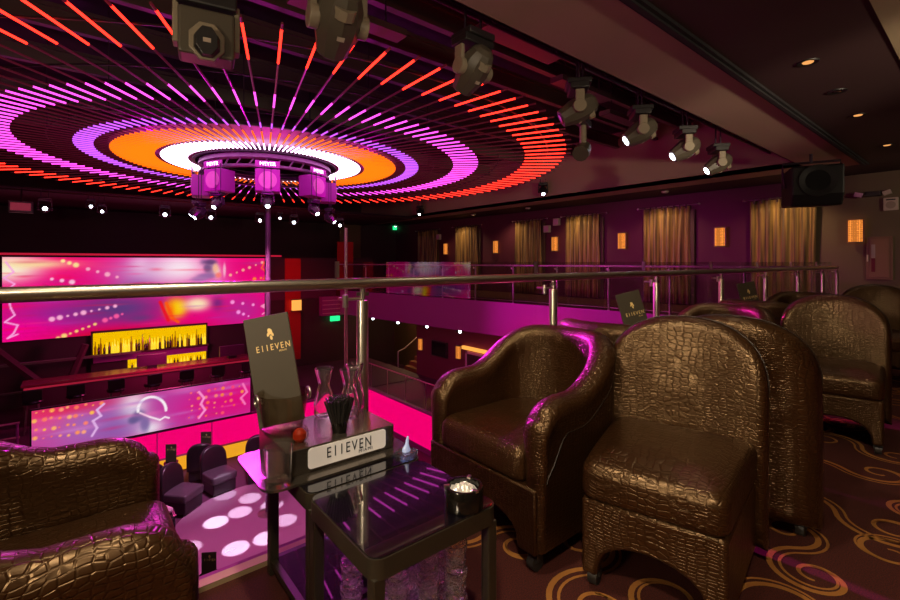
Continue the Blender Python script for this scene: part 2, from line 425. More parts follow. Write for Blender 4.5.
# red glow patches on the opposite wall, painted in as red panels
struct('wall_red_glow', MB().bx(6.15, 6.75, VS-.03, VS+.03, -2.6, 1.3).bx(8.3, 9.0, VS-.03, VS+.03, -.2, 2.0), M_RED)
struct('trim_6', MB().bx(-6, 6.0, VS-.06, VS+.02, 1.36, 1.42), mat('red_edge_strip', (.5, .02, .05), .5, emit=(1, .02, .08), es=.35))

# ------------------------------------------------------------------ near railing
def post_mb(z0=0.):
    m = MB(); m.lathe([(.055,0),(.055,.012),(.026,.014),(.026,.985),(.024,.992)], (0,0,z0), 16); m.cyl((0,0,.99+z0), (0,0,1.05+z0), .008, n=8); return m
def clamp_mb(dv):
    m = MB(); m.cyl((0,0,1.0),(-.085,.0,1.0),.007,n=8); m.cyl((-.085,0,.965),(-.085,0,1.02),.013,n=10); m.cyl((-.085,0,1.0),(-.085,dv,1.0),.008,n=8)
    m.bx(-.03, .03, -.004, .004, 1.012, 1.03); m.cyl((0,0,1.0),(0,0,1.045),.012,n=8); return m
rail = thing('balcony_railing', 'long brushed steel and glass balcony railing beside the black tables and armchairs', 'railing', (0, VR, 0))
MB().cyl((-2.9,0,1.069),(UR+.02,0,1.069),.024,n=20).lathe([(.024,0),(.022,.008),(.0,.012)], (UR+.02,0,1.069), 12, Matrix.Rotation(PI/2,3,'Y')).build('handrail', M_STEEL, rail)
U0 = 1.0; SP = 1.37
pm = cm = None
for k in range(-2, 8):
    x = U0 + SP*k if k < 7 else UR
    if pm is None:
        pm = post_mb().build('post', M_STEEL, rail, loc=(x,0,0)); cm = clamp_mb(.06).build('glass_clamp', M_STEEL2, pm)
    else:
        q = pm.copy(); C.objects.link(q); q.location = (x,0,0)
        w = cm.copy(); C.objects.link(w); w.parent = q
joint = [U0 - .095 + SP*k for k in range(-2, 7)] + [UR]
for a, b in zip(joint[:-1], joint[1:]):
    g = MB().bx(a+.006, b-.006, .055, .067, .05, 1.165).build('glass_panel', G_PANE, rail, smooth=False)
    MB().bx(a-.006, a+.006, .05, .072, 1.095, 1.168).build('edge_clip', M_STEEL2, g, smooth=False)

# railing along the curtain side
rail2 = thing('balcony_railing', 'steel and glass railing lit violet in front of the curtained wall', 'railing', (UR, VR, 0), R(7))
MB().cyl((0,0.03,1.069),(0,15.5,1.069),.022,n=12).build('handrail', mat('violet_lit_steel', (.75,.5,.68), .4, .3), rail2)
MB().cyl((0,0.1,.09),(0,15.5,.09),.012,n=8).build('bottom_rail', M_STEEL2, rail2)
pm = cm = None
for k in range(1, 12):
    y = 1.37*k
    if pm is None:
        pm = post_mb().build('post', M_STEEL2, rail2, loc=(0,y,0)); cm = clamp_mb(.03).build('glass_clamp', M_STEEL2, pm)
    else:
        q = pm.copy(); C.objects.link(q); q.location = (0,y,0)
        w = cm.copy(); C.objects.link(w); w.parent = q
for k in range(11):
    MB().bx(-.066, -.055, 1.37*k+.07, 1.37*(k+1)+.055, .05, 1.165).build('glass_panel', G_PANE2, rail2, smooth=False)

# ------------------------------------------------------------------ tub armchair and slipper chair
def tub_path():
    pts = []
    hw = .295; xe = -.06
    xs = (.325,.318,.305,.285,.26,.23,.20,.15,.10,.05,0)
    for q in xs: pts.append((q, -hw, 0))
    for i in range(21):
        a = -PI/2 - PI*i/20
        pts.append((xe + .245*math.cos(a), hw*math.sin(a), 0))
    for q in xs[::-1]: pts.append((q, hw, 0))
    return pts
def rim_h(x, y):
    t = sstep(.12, -.27, x)
    c = min(1, max(0, (x-.20)/.127))
    return .64 + .19*t - .085*(1-math.sqrt(max(0, 1-c*c)))
def make_tub():
    t = thing('tub_armchair', 'x', 'armchair')
    P = tub_path(); mb = MB(); rr = []; n = len(P)
    def section(p, d, h, f=1., zdrop=0., adv=0.):
        nrm = Vector((-d.y, d.x, 0))          # outward
        h = h - zdrop
        prof = [(.042, .085), (.046, .25), (.05, h-.16), (.056, h-.07)]
        for k in range(9):
            a = PI*k/8; prof.append((.060*math.cos(a), h-.055+.055*math.sin(a)))
        prof += [(-.056, h-.08), (-.047, h-.16), (-.045, .40), (-.045, .25), (-.042, .085)]
        out = []
        for o, z in prof: out.append(Vector((p[0], p[1], z)) + nrm*o*f + d*adv)
        return out
    for i, p in enumerate(P):
        a = Vector(P[max(i-1, 0)]); b = Vector(P[min(i+1, n-1)]); d = (b-a).normalized()
        if i == 0:
            for an in (75, 50, 25): rr.append(section(p, d, rim_h(*p[:2]), math.cos(R(an)), .03*(1-math.cos(R(an))), -.028*math.sin(R(an))))
        rr.append(section(p, d, rim_h(*p[:2])))
        if i == n-1:
            for an in (25, 50, 75): rr.append(section(p, d, rim_h(*p[:2]), math.cos(R(an)), .03*(1-math.cos(R(an))), .028*math.sin(R(an))))
    mb.rings(rr); mb.build('shell', M_LEATHER, t, ang=60)
    for off in (.051,):
        path = []
        for i, p in enumerate(P):
            a = Vector(P[max(i-1, 0)]); b = Vector(P[min(i+1, n-1)]); d = (b-a).normalized(); nrm = Vector((-d.y, d.x, 0))
            q = Vector(p) + nrm*off; path.append((q.x, q.y, rim_h(p[0], p[1]) - .135 - .09*sstep(.2,.3,p[0])))
        MB().tube(path, .003, 6).build('piping', M_LEATHER_SM, t)
    # seat cushion between the arms
    out = []
    for k in range(6): q = -PI/2 + PI/2*k/5; out.append((.32+.045*math.cos(q), -.212+.04*math.sin(q)))
    for k in range(6): q = PI/2*k/5; out.append((.32+.045*math.cos(q), .212+.04*math.sin(q)))
    for k in range(15): q = PI/2 + PI*k/14; out.append((-.06+.19*math.cos(q), .252*math.sin(q)))
    MB().pillow(out, .15, .045, lambda a, b, w: (a, b, .305+w), .02).build('seat_cushion', M_LEATHER, t, ang=60)
    base_panel(t, .320, .27, .362, .318, .075)
    casters(t, ((.32,-.285),(.32,.285),(-.22,-.2),(-.22,.2)))
    return t
def base_panel(t, hw, x0, x1, top, bot=.055):
    poly = [(-hw, bot), (-hw*.80, bot)]
    for k in range(13):
        a = PI - PI*k/12; poly.append((hw*.72*math.cos(a), bot + .12*math.sin(a)**.6 if 0 < k < 12 else bot))
    poly += [(hw*.80, bot), (hw, bot), (hw, top), (-hw, top)]
    MB().prism(poly, x0, x1, lambda a, b, h: (h, a, b)).build('base', M_LEATHER, t, smooth=True, ang=40, bevel=.008)
def casters(t, spots):
    first = None
    for x, y in spots:
        if first is None:
            m = MB(); m.cyl((0,-.016,.031),(0,.016,.031),.031,n=16); m.bx(-.014,.014,-.022,.022,.035,.09)
            first = m.build('caster', M_RUBBER, t, loc=(x,y,0))
        else:
            q = first.copy(); C.objects.link(q); q.location = (x,y,0)
def make_slipper():
    t = thing('slipper_chair', 'x', 'chair')
    def rnd(cor, r, k=5):
        out = []; n = len(cor)
        for i in range(n):
            p = Vector(cor[i]); a = (Vector(cor[i-1])-p).normalized(); b = (Vector(cor[(i+1) % n])-p).normalized()
            s = p + a*r; e = p + b*r
            for j in range(k+1):
                u = j/k; out.append(tuple((1-u)**2*s + 2*u*(1-u)*p + u*u*e))
        return out
    def dens(o):
        res = []
        for i in range(len(o)):
            a = Vector(o[i]); b = Vector(o[(i+1) % len(o)]); k = max(1, int((b-a).length/.06))
            for j in range(k): res.append(tuple(a + (b-a)*j/k))
        return res
    seat = dens(rnd([(.37,-.225),(.37,.225),(-.20,.275),(-.20,-.275)], .05))
    MB().pillow(seat, .15, .04, lambda a, b, w: (a, b, .325+w*(1-.1*max(0,(a-.2)/.17)**2)), .028).build('seat_cushion', M_LEATHER_W, t, ang=60)
    poly_t = []
    base = MB(); hw0, hw1 = .222, .27
    def f(a, b, h):
        k = (h+.22)/(.365+.22); return (h, a*(hw1 + (hw0-hw1)*k)/.25, b)
    poly = [(-.25,.07),(-.205,.07)]
    for k in range(13):
        a = PI - PI*k/12; poly.append((.19*math.cos(a), .07 + .135*math.sin(a)**.7 if 0 < k < 12 else .07))
    poly += [(.205,.07),(.25,.07),(.25,.335),(-.25,.335)]
    base.prism(poly, -.22, .36, f); base.build('base', M_LEATHER_W, t, ang=40, bevel=.012)
    # tombstone back, barrel-curved
    hw = .305; out = []
    zt, zs, zb = .925, .66, .07
    for k in range(25):
        a = PI*k/24; ex = 2/2.35
        ca, sa = math.cos(a), math.sin(a)
        out.append((hw*math.copysign(abs(ca)**ex, ca), zs + (zt-zs)*abs(sa)**ex))
    m_ = [(-hw, zs - (zs-zb)*k/9) for k in range(1, 10)] + [(-hw + 2*hw*k/8, zb) for k in range(1, 8)] + [(hw, zb + (zs-zb)*k/9) for k in range(0, 9)]
    out = out + m_
    def g(a, b, w): return (-.335 + w + .75*a*a - .10*max(0, b-.45), a, b)
    MB().pillow(out, .14, .05, g, .02).build('backrest', M_LEATHER_W, t, ang=60)
    path = [g(a*1.003, b*1.002, .085) for a, b in out[:25]]
    MB().tube(path, .003, 6).build('piping', M_LEATHER_SM, t)
    casters(t, ((.29,-.20),(.29,.20),(-.18,-.23),(-.18,.23)))
    return t
tub = make_tub(); slip = make_slipper()
G1 = 'crocodile leather tub armchairs'; G2 = 'crocodile leather slipper chairs'
def face(dx, dy): return math.atan2(dy, dx)
tub.location = (1.665, 1.415, 0); tub.rotation_euler = (0,0,PI)
tub['label'] = 'brown crocodile leather tub armchair with arms, behind the black ashtray'; tub['group'] = G1
slip.location = (1.785, .82, 0); slip.rotation_euler = (0,0,face(-.97,-.24))
slip['label'] = 'armless brown leather slipper chair filling the front right, seat facing the ashtray table'; slip['group'] = G2
dup(tub, (-.15, 1.40, 0), 0, 'brown leather tub armchair cut off by the lower left corner of the photo', G1)
dup(tub, (2.54, 1.47, 0), 0, 'tub armchair standing back to back with the armchair behind the ashtray', G1)
dup(slip, (2.56, .79, 0), R(3), 'armless slipper chair seen from behind, back to back with the front slipper chair', G2)
dup(tub, (3.76, 1.38, 0), PI, 'tub armchair with a violet sheen, facing the small table with the second menu', G1)
dup(slip, (4.00, .74, 0), face(-.97,-.2), 'armless slipper chair facing the second table, magenta gleam on its back', G2)
dup(tub, (4.85, 1.40, 0), 0, 'tub armchair standing back to back with the armchair with the violet sheen', G1)
dup(tub, (6.05, 1.40, 0), PI, 'tub armchair facing the third menu, by the end of the railing', G1)
dup(slip, (6.2, .80, 0), face(-.97,-.2), 'armless slipper chair furthest from the ashtray, below the wooden wall cabinet', G2)

# ------------------------------------------------------------------ tables
def make_table(w, d, label, h=.45):
    t = thing('side_table', label, 'table', (0,0,0), 0, 'black glass side tables')
    r = .035
    def rr(x0, x1, y0, y1, r):
        out = []
        for cx, cy, a0 in ((x1-r,y1-r,0),(x0+r,y1-r,90),(x0+r,y0+r,180),(x1-r,y0+r,270)):
            for k in range(6): a = R(a0+18*k); out.append((cx+r*math.cos(a), cy+r*math.sin(a)))
        return out
    f = lambda a, b, z: (a, b, z)
    mb = MB(); o = rr(0,w,0,d,r); i = rr(.022,w-.022,.022,d-.022,.02); n = len(o)
    vs = [(a,b,h-.055) for a,b in o]+[(a,b,h-.004) for a,b in o]+[(a,b,h-.004) for a,b in i]+[(a,b,h-.055) for a,b in i]
    fs = []
    for k in range(4):
        for j in range(n): fs.append((k*n+j, k*n+(j+1)%n, ((k+1)%4)*n+(j+1)%n, ((k+1)%4)*n+j))
    mb.add(vs, fs); mb.build('frame', M_TABLEFRAME, t, ang=30)
    MB().prism(rr(.004,w-.004,.004,d-.004,.032), h-.004, h, f).build('glass_top', M_TABLEGLASS, t, ang=30)
    for x, y in ((.0,.0),(w-.042,.0),(.0,d-.042),(w-.042,d-.042)):
        MB().bx(x+.004,x+.038,y+.004,y+.038,0,h-.05).build('leg', M_TABLEFRAME, t, smooth=False, bevel=.004)
    s = MB(); s.bx(.03,w-.03,.008,.034,.03,.055).bx(.03,w-.03,d-.034,d-.008,.03,.055).bx(.008,.034,.03,d-.03,.03,.055).bx(w-.034,w-.008,.03,d-.03,.03,.055)
    s.build('lower_frame', M_TABLEFRAME, t, smooth=False)
    MB().bx(.03,w-.03,.03,d-.03,.048,.056).build('shelf', M_TABLEGLASS, t, smooth=False)
    return t
t1 = make_table(.425, .395, 'black glass side table holding the ashtray'); t1.location = (.545, .952, 0)
t2 = make_table(.43, .41, 'black glass side table under the branded tray, next to the railing'); t2.location = (.550, 1.352, 0)
dup(t2, (2.93, 1.40, 0), 0, 'black side table carrying the second menu board')
dup(t2, (5.23, 1.40, 0), 0, 'black side table carrying the third menu board')

# ------------------------------------------------------------------ tray and what stands on it
TX, TY, TZ = .73, 1.48, .45
tray = thing('serving_tray', 'dark metal bar caddy with a white name plate', 'tray', (TX, TY, TZ))
def rrect(x0, x1, y0, y1, r, k=6):
    out = []
    for cx, cy, a0 in ((x1-r,y1-r,0),(x0+r,y1-r,90),(x0+r,y0+r,180),(x1-r,y0+r,270)):
        for j in range(k): a = R(a0+90*j/(k-1)); out.append((cx+r*math.cos(a), cy+r*math.sin(a)))
    return out
ID3 = lambda a, b, z: (a, b, z)
MB().prism(rrect(-.285,.262,-.055,.30,.05), .0005, .008, ID3).build('base_plate', M_TRAY, tray, ang=30)
MB().prism(rrect(-.20,.212,0,.30,.012), .008, .094, ID3).build('box', M_TRAY, tray, ang=30, bevel=.003)
lp = MB(); yfront = -.003
lp.prism(rrect(-.15,.15,.019,.088,.012), 0, .003, lambda a, b, h: (a+.02, -h, b)); lab = lp.build('name_plate', M_WHITE, tray, smooth=False)
FR = lambda x, y, z: Matrix.Translation((x, y, z)) @ Matrix.Rotation(PI/2, 4, 'X')
text_mesh('lettering', 'E11EVEN', M_INK, lab, .052, FR(.022,-.0036,.057), .72, space=1.28)
text_mesh('lettering', 'MIAMI', M_INK, lab, .0165, FR(.085,-.0036,.0325), 1., space=1.35)

TOP = TZ + .094
# ice bucket
bk = thing('ice_bucket', 'smoky clear acrylic ice bucket with ring handles holding the dark menu', 'bucket', (.585, 1.672, TOP))
wall = [(.066,.002),(.088,.138),(.0915,.142),(.0905,.147),(.085,.145),(.063,.010),(.0,.008)]
MB().lathe([(0,.0)]+wall, n=32).build('body', G_SMOKE, bk)
for sgn in (-1, 1):
    MB().tube([(sgn*.094 + .0*math.cos(a), .016*math.cos(a)*1.2, .128+.020*math.sin(a)) for a in [2*PI*k/14 for k in range(14)]], .0045, 7, loop=True).build('ring_handle', M_STEEL2, bk)
# menu board leaning in the bucket
def menu(loc, rot, w, h, label, z0=0, letters=True):
    m = thing('menu_board', label, 'menu', loc, 0, 'dark menu boards with gold lettering')
    m.rotation_euler = rot
    MB().bx(-w/2, w/2, -.006, .006, z0, z0+h).build('board', M_MENU, m, smooth=False, bevel=.002)
    if letters:
        text_mesh('lettering', 'E11EVEN', M_GOLD, m, w*.2, FR(.012,-.0068,z0+h*.70), .78, space=1.35)
        text_mesh('lettering', 'MIAMI', M_GOLD, m, w*.062, FR(.045*w/.165,-.0068,z0+h*.655), .9, space=1.2)
        e = MB()   # small flame-like emblem over the name
        for cx, cz, a, b, tl in ((0,.030,.009,.018,.3),(-.007,.018,.006,.012,-.5),(.007,.016,.006,.012,.6),(.002,.0,.005,.013,.2)):
            pts = []
            for k in range(10):
                q = 2*PI*k/10; x = a*math.cos(q); z = b*math.sin(q); pts.append((cx + x*math.cos(tl) - z*math.sin(tl)*.4 + .008, z0+h*.79+cz*.8+z*.7))
            e.prism(pts, .0062, .0070, lambda x, z, hh: (x*w/.165, -hh, z))
        e.build('emblem', M_GOLD, m, smooth=False)
    return m
menu((.590, 1.695, TOP+.022), (R(-9), R(-11), R(-32)), .165, .405, 'tall dark menu board leaning in the clear ice bucket')
M_THIN = glass('thin_glass', (.95,.94,.94), 1.6, .08, edge=.9)
c1 = thing('candle', 'small round red candle in front of the ice bucket', 'candle', (.598, 1.55, TOP))
MB().lathe([(0,.0),(.012,.0),(.022,.012),(.022,.03),(.012,.042),(0,.044)], n=18).build('wax', M_CANDLE, c1)
MB().lathe([(0,.0),(.016,.0),(.030,.014),(.031,.036),(.024,.05)], n=18, caps=(True, False)).build('glass_cup', G_SMOKE, c1)
# tumbler on the base plate
def tumbler(name, label, loc, r, h, g=None, m=G_CLEAR):
    prof = [(0,.0),(r*.82,.0),(r*.86,.004),(r,h),(r*.93,h),(r*.80,.022),(0,.018)]
    o = MB().lathe(prof, n=24).build(name, m, loc=loc); return tag(o, label, 'glass', g)
tumbler('rocks_glass', 'short clear rocks glass at the end of the name plate', (.497, 1.462, TZ+.008), .044, .122, None, G_CLEAR)
# straws in holder
st = thing('straw_holder', 'bundle of black drinking straws fanned in a short holder', 'straws', (.745, 1.545, TOP))
MB().lathe([(0,0),(.026,0),(.030,.04),(.028,.04),(.023,.006),(0,.006)], n=18).build('cup', M_BLACKGLOSS, st)
rn = random.Random(3)
for k in range(72):
    q = math.sqrt((k+.5)/72); a = k*2.39996
    b = Vector((q*.020*math.cos(a), q*.020*math.sin(a), .008)); tp = Vector((q*.056*math.cos(a), q*.050*math.sin(a), .128 - .012*q*q + rn.uniform(-.004,.006)))
    MB().cyl(b, tp, .0036, n=6).build('straw', M_STRAW, st)
# carafes
def carafe(loc, label, s=1.):
    p = [(0,.0),(.034,.0),(.040,.012),(.041,.05),(.030,.10),(.0215,.122),(.026,.145),(.038,.192)]
    inner = [(r-.0045, z+.002) for r, z in reversed(p[1:])]
    o = MB().lathe([(r*s, z*s) for r, z in p] + [(r*s, z*s) for r, z in inner] + [(0,.004)], n=24).build('carafe', G_CLEAR, loc=loc)
    return tag(o, label, 'carafe', 'hourglass carafes on the tray')
carafe((.775, 1.745, TOP), 'clear hourglass carafe standing between the bucket and the straws')
carafe((.845, 1.665, TOP), 'clear hourglass carafe behind the straws, the tallest of the three')
carafe((.905, 1.735, TOP), 'clear hourglass carafe seen through the steel post')
# glass dish with pale blue ornament beside the tray
d = thing('glass_dish', 'small square glass dish with a pale blue figure, beside the armless end of the tray', 'dish', (.945, 1.405, TZ), R(20))
d['label'] = 'small square glass dish with a pale blue twist, between tray and armchair'
MB().prism(rrect(-.032,.032,-.032,.032,.006,3), 0, .016, ID3).build('dish', G_CUT, d, smooth=False)
mm = MB(); mm.rings([[Vector((x+.014*s*math.cos(2*PI*j/10), .010*s*math.sin(2*PI*j/10), z)) for j in range(10)] for x, z, s in ((0,.016,1.4),(-.002,.026,1.2),(.003,.04,.6),(.006,.055,.5),(.009,.066,.35))]); mm.build('ornament', M_BLUE, d)
# ashtray
a = thing('ashtray', 'round black ashtray filled with crumpled foil', 'ashtray', (.878, 1.005, TZ))
MB().lathe([(0,0),(.054,0),(.057,.004),(.057,.060),(.055,.063),(.047,.063),(.045,.058),(.043,.02),(0,.02)], n=32).build('bowl', M_BLACKGLOSS, a)
fo = MB(); rn = random.Random(4); rr = []
for i in range(6):
    r = .041*(1-i/5.5); rr.append([Vector((r*math.cos(2*PI*j/16)*(1+rn.uniform(-.12,.12)*(i > 0)), r*math.sin(2*PI*j/16)*(1+rn.uniform(-.12,.12)*(i > 0)), .044 + .012*rn.random() + .003*i)) for j in range(16)])
fo.rings(rr); fo.build('foil', M_FOIL, a, smooth=False)
for q in (30, 150, 270):
    MB().obox((.051*math.cos(R(q)), .051*math.sin(R(q)), .063), (.016,.010,.006), Matrix.Rotation(R(q),3,'Z')).build('notch_rest', M_STEEL2, a, smooth=False)
# stacks of tumblers on the shelf under the ashtray table
ft = None
for (x, y, n, dz) in ((.838,.995,4,.077),(.762,1.025,4,.077),(.690,1.065,4,.077),(.842,1.085,4,.077),(.765,1.115,4,.077),(.690,1.155,3,.077),(.630,1.225,3,.077)):
    for k in range(n):
        if ft is None:
            r = .033
            ft = MB().lathe([(0,.0),(r*.8,.0),(r*.9,.006),(r*.84,.02),(r*.98,.034),(r*.9,.048),(r*1.02,.06),(r*1.04,.076),(r*.97,.076),(r*.80,.014),(0,.012)], n=20).build('tumbler', G_CUT, loc=(x,y,.0575+k*dz))
            tag(ft, 'clear cut tumbler in the stacks of glasses under the ashtray table', 'glass', 'stacked tumblers under the ashtray table')
        else:
            q = ft.copy(); C.objects.link(q); q.location = (x,y,.0575+k*dz); q.rotation_euler = (0,0,rn.uniform(0,3))
# second and third table
menu((3.06, 1.56, .45), (R(-8), R(-14), R(-40)), .17, .52, 'dark menu board standing between two armchair groups, behind the front slipper chair')
menu((5.25, 1.55, .45), (R(-8), R(-10), R(-40)), .18, .52, 'dark menu board on the far table by the last railing posts')
for k, (x, y) in enumerate(((3.17,1.55),(3.22,1.61),(3.26,1.68),(3.12,1.66))):
    tumbler('tumbler', 'clear glass beside the second menu board', (x, y, .45), .035, .12, 'glasses beside the second menu board')
for k, (x, y) in enumerate(((5.4,1.55),(5.46,1.62),(5.42,1.70))):
    tumbler('tumbler', 'clear glass beside the third menu board', (x, y, .45), .035, .14, 'glasses beside the third menu board')

# ------------------------------------------------------------------ LED ceiling ring
DC = Vector((3.03, 9.57, 3.145))
led = thing('led_chandelier', 'huge round ceiling light of radial tubes glowing red, magenta, orange and white', 'chandelier', DC)
segs = [(1.36,1.42,0),(1.42,1.86,5),(1.86,1.94,0),(1.94,2.60,4),(2.60,2.81,0),(2.81,3.08,3),(3.08,3.80,0),(3.80,4.30,2),(4.30,5.20,0),(5.20,5.92,1),(5.92,6.02,0)]
LM = [M_TUBE, E_RED, E_MAG, E_VIO, E_ORA, E_WHI]
def tube_mb(angs=(0,)):
    m = MB()
    for a in angs:
        ca, sa = math.cos(a), math.sin(a)
        for i, (r0, r1, k) in enumerate(segs):
            rr = []
            for r in (r0, r1): rr.append([Vector((r*ca - sa*.012*math.cos(2*PI*j/8), r*sa + ca*.012*math.cos(2*PI*j/8), .012*math.sin(2*PI*j/8))) for j in range(8)])
            m.rings(rr, cap0=i == 0, cap1=i == len(segs)-1, m=k)
    return m
angs = []
for k in range(120):
    th = 2*PI*k/120 + R(1.5); p = DC + Vector((4*math.cos(th), 4*math.sin(th), 0))
    angs.append((.635*p.x + .773*p.y, th))
angs.sort()
tb = None
for dd, th in angs[:100]:
    if tb is None: tb = tube_mb().build('led_tube', LM, led); tb.rotation_euler = (0,0,th)
    else:
        q = tb.copy(); C.objects.link(q); q.rotation_euler = (0,0,th)
tag(tube_mb([th for dd, th in angs[100:]]).build('led_tube', LM, led), kind='stuff')
def annulus(r0, r1, z0, z1, n=96):
    m = MB(); rr = []
    for r, z in ((r0,z0),(r1,z0),(r1,z1),(r0,z1)): rr.append([Vector((r*math.cos(2*PI*j/n), r*math.sin(2*PI*j/n), z)) for j in range(n)])
    m.rings(rr, loop=True); return m
annulus(1.30, 2.62, .06, .075).build('added_glow_plate', M_PLATE, led, ang=30)  # added plate catching tube light, for the glow between tubes
annulus(1.30, 1.36, -.03, .06).build('inner_ring', M_TRUSS, led, ang=30)
for k in range(12):
    th = 2*PI*k/12 + .13
    MB().cyl((3.4*math.cos(th),3.4*math.sin(th),.017),(3.4*math.cos(th),3.4*math.sin(th),ZV-DC.z),.008,n=6).build('hanger_rod', M_TRUSS, led)
# thin ties on which the tubes sit
for r in (3.4, 4.7, 5.6): 
    MB().tube([(r*math.cos(2*PI*j/96), r*math.sin(2*PI*j/96), .028) for j in range(96)], .011, 6, loop=True).build('ring_hoop', M_TRUSS, led)

# hub: ring truss with loudspeakers and moving heads
M_HUB = mat('hub_ring_metal', (.22,.08,.22), .4, .3)
hub = thing('hub_ring', 'dark round ring truss hanging in the middle of the ceiling light', 'truss', (DC.x, DC.y, 2.98))
annulus(1.08, 1.25, .06, .13, 64).build('ring', M_HUB, hub, ang=30)
annulus(1.10, 1.23, -.10, -.06, 64).build('ring', M_HUB, hub, ang=30)
m_ = MB()
for k in range(32):
    th = 2*PI*k/32; th2 = th + PI/32
    m_.cyl((1.165*math.cos(th),1.165*math.sin(th),-.08),(1.165*math.cos(th2),1.165*math.sin(th2),.08),.015,n=6)
m_.build('lattice', M_HUB, hub)
m_ = MB()
for k in range(4): m_.cyl((1.165*math.cos(PI/2*k+.4),1.165*math.sin(PI/2*k+.4),.13),(1.165*math.cos(PI/2*k+.4),1.165*math.sin(PI/2*k+.4),ZV-2.98),.012,n=6)
m_.build('suspension', M_TRUSS, hub)
TOCAM = math.atan2(-DC.y, -DC.x)
def spk(an, label):
    x, y = DC.x + 1.2*math.cos(an), DC.y + 1.2*math.sin(an)
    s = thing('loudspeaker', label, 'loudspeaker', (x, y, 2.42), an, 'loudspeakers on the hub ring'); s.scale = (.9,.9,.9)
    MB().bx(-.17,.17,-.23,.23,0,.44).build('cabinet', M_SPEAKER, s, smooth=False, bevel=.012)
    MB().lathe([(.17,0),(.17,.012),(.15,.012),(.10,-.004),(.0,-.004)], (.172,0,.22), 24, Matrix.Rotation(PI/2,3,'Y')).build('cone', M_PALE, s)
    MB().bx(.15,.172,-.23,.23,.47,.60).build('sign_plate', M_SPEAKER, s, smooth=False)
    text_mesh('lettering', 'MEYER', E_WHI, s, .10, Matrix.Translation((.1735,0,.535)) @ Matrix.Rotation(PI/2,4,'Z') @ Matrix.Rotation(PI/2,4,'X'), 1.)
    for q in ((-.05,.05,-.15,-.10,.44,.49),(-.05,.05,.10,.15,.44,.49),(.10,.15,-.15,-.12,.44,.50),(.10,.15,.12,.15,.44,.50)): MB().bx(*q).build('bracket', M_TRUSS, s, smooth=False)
    return s
spk(TOCAM, 'magenta-lit loudspeaker on the camera-facing side of the hub ring, centre of three')
spk(TOCAM - R(42), 'magenta-lit loudspeaker on the hub ring, on the video wall side')
spk(TOCAM + R(42), 'magenta-lit loudspeaker on the hub ring, on the curtained wall side')
spk(TOCAM - R(85), 'narrow-looking side-on loudspeaker on the hub ring, video wall side')
spk(TOCAM + R(85), 'narrow-looking side-on loudspeaker on the hub ring, curtained wall side')

# ------------------------------------------------------------------ moving heads
def moving_head(loc, aim, label, s=1., lit=True, group='moving heads on the near truss', lens=E_LENS, top=None, cols=None):
    """loc = pivot of the head; aim = unit vector the lens looks along"""
    aim = Vector(aim).normalized(); rz = math.atan2(aim.y, aim.x)
    body, lt, dk = cols or (M_HEAD, M_HEADLT, M_HEADDK)
    t = thing('moving_head_light', label, 'stage light', loc, rz, group)
    el = math.asin(aim.z)
    Q = Matrix.Rotation(PI/2 - el, 3, 'Y')     # local z -> aim
    m = MB(); m.lathe([(.0,-.215),(.065,-.21),(.105,-.175),(.135,-.10),(.142,-.01),(.135,.06),(.112,.14),(.098,.20),(.09,.205),(.0,.205)], n=10, M=Q @ Matrix.Diagonal((s,s,s)))
    m.build('head', body, t, ang=25)
    m = MB(); m.lathe([(.075,.0),(.075,.06),(.05,.068),(.05,0)], n=10, M=Q @ Matrix.Diagonal((s*1.0,s*.9,s*1.0)), c=Q @ Vector((.085*s,0,-.13*s)) ); m.build('rear_vent', lt, t, ang=25)
    m = MB(); m.lathe([(0,.203),(.06,.206),(.06,.212),(.0,.214)], n=20, M=Q @ Matrix.Diagonal((s,s,s))); m.build('lens', lens if lit else M_SCREENOFF, t)
    for sg in (-1, 1):
        m = MB(); m.obox((0, sg*.155*s, .075*s), (.095*s,.04*s,.20*s)); m.cyl((0,sg*.12*s,0),(0,sg*.182*s,0),.072*s,n=18)
        m.build('yoke_arm', lt, t, bevel=.008)
    m = MB(); m.obox((0,0,.225*s), (.20*s,.34*s,.07*s)); m.obox((0,0,.28*s), (.26*s,.30*s,.06*s)); m.build('base', dk, t, bevel=.01)
    m = MB(); m.obox(Q @ Vector((.137*s,0,.04*s)), (.006*s,.045*s,.026*s), Q); m.build('sticker', M_CREAM, t, smooth=False)
    hz = (top - loc[2]) if top else .42*s
    m = MB()
    for sg in (-1, 1): m.cyl((0, sg*.09*s, .30*s), (0, sg*.09*s, hz), .012*s, n=6)
    m.build('clamp', M_TRUSS, t)
    return t
HV = 2.80
for px, py, aim, lit, lab in (
    (338, 22, (.15,.9,-.75), False, 'big moving head light hanging in front of the red tubes, second from the video wall'),
    (473, 70, (.0,.9,-.75), False, 'moving head light hanging at the edge of the taupe soffit above the red ring'),
    (578, 110, (-.66,.72,-.5), False, 'moving head light above the smaller projector at the right rim of the red ring'),
    (640, 132, (-.66,.72,-.6), True, 'moving head light hanging above the wide curtain beside the red ring'),
    (685, 149, (-.66,.72,-.6), True, 'moving head light hanging between the soffit and a black speaker, third from the room corner'),
    (718, 164, (-.66,.72,-.6), True, 'last moving head light on the near truss, by the corner of the soffit')):
    p = at_y(px, py, HV)
    moving_head(p, aim, lab, 1.08 if px == 338 else .94, lit, top=3.32)
p = at_y(207, 34, HV)
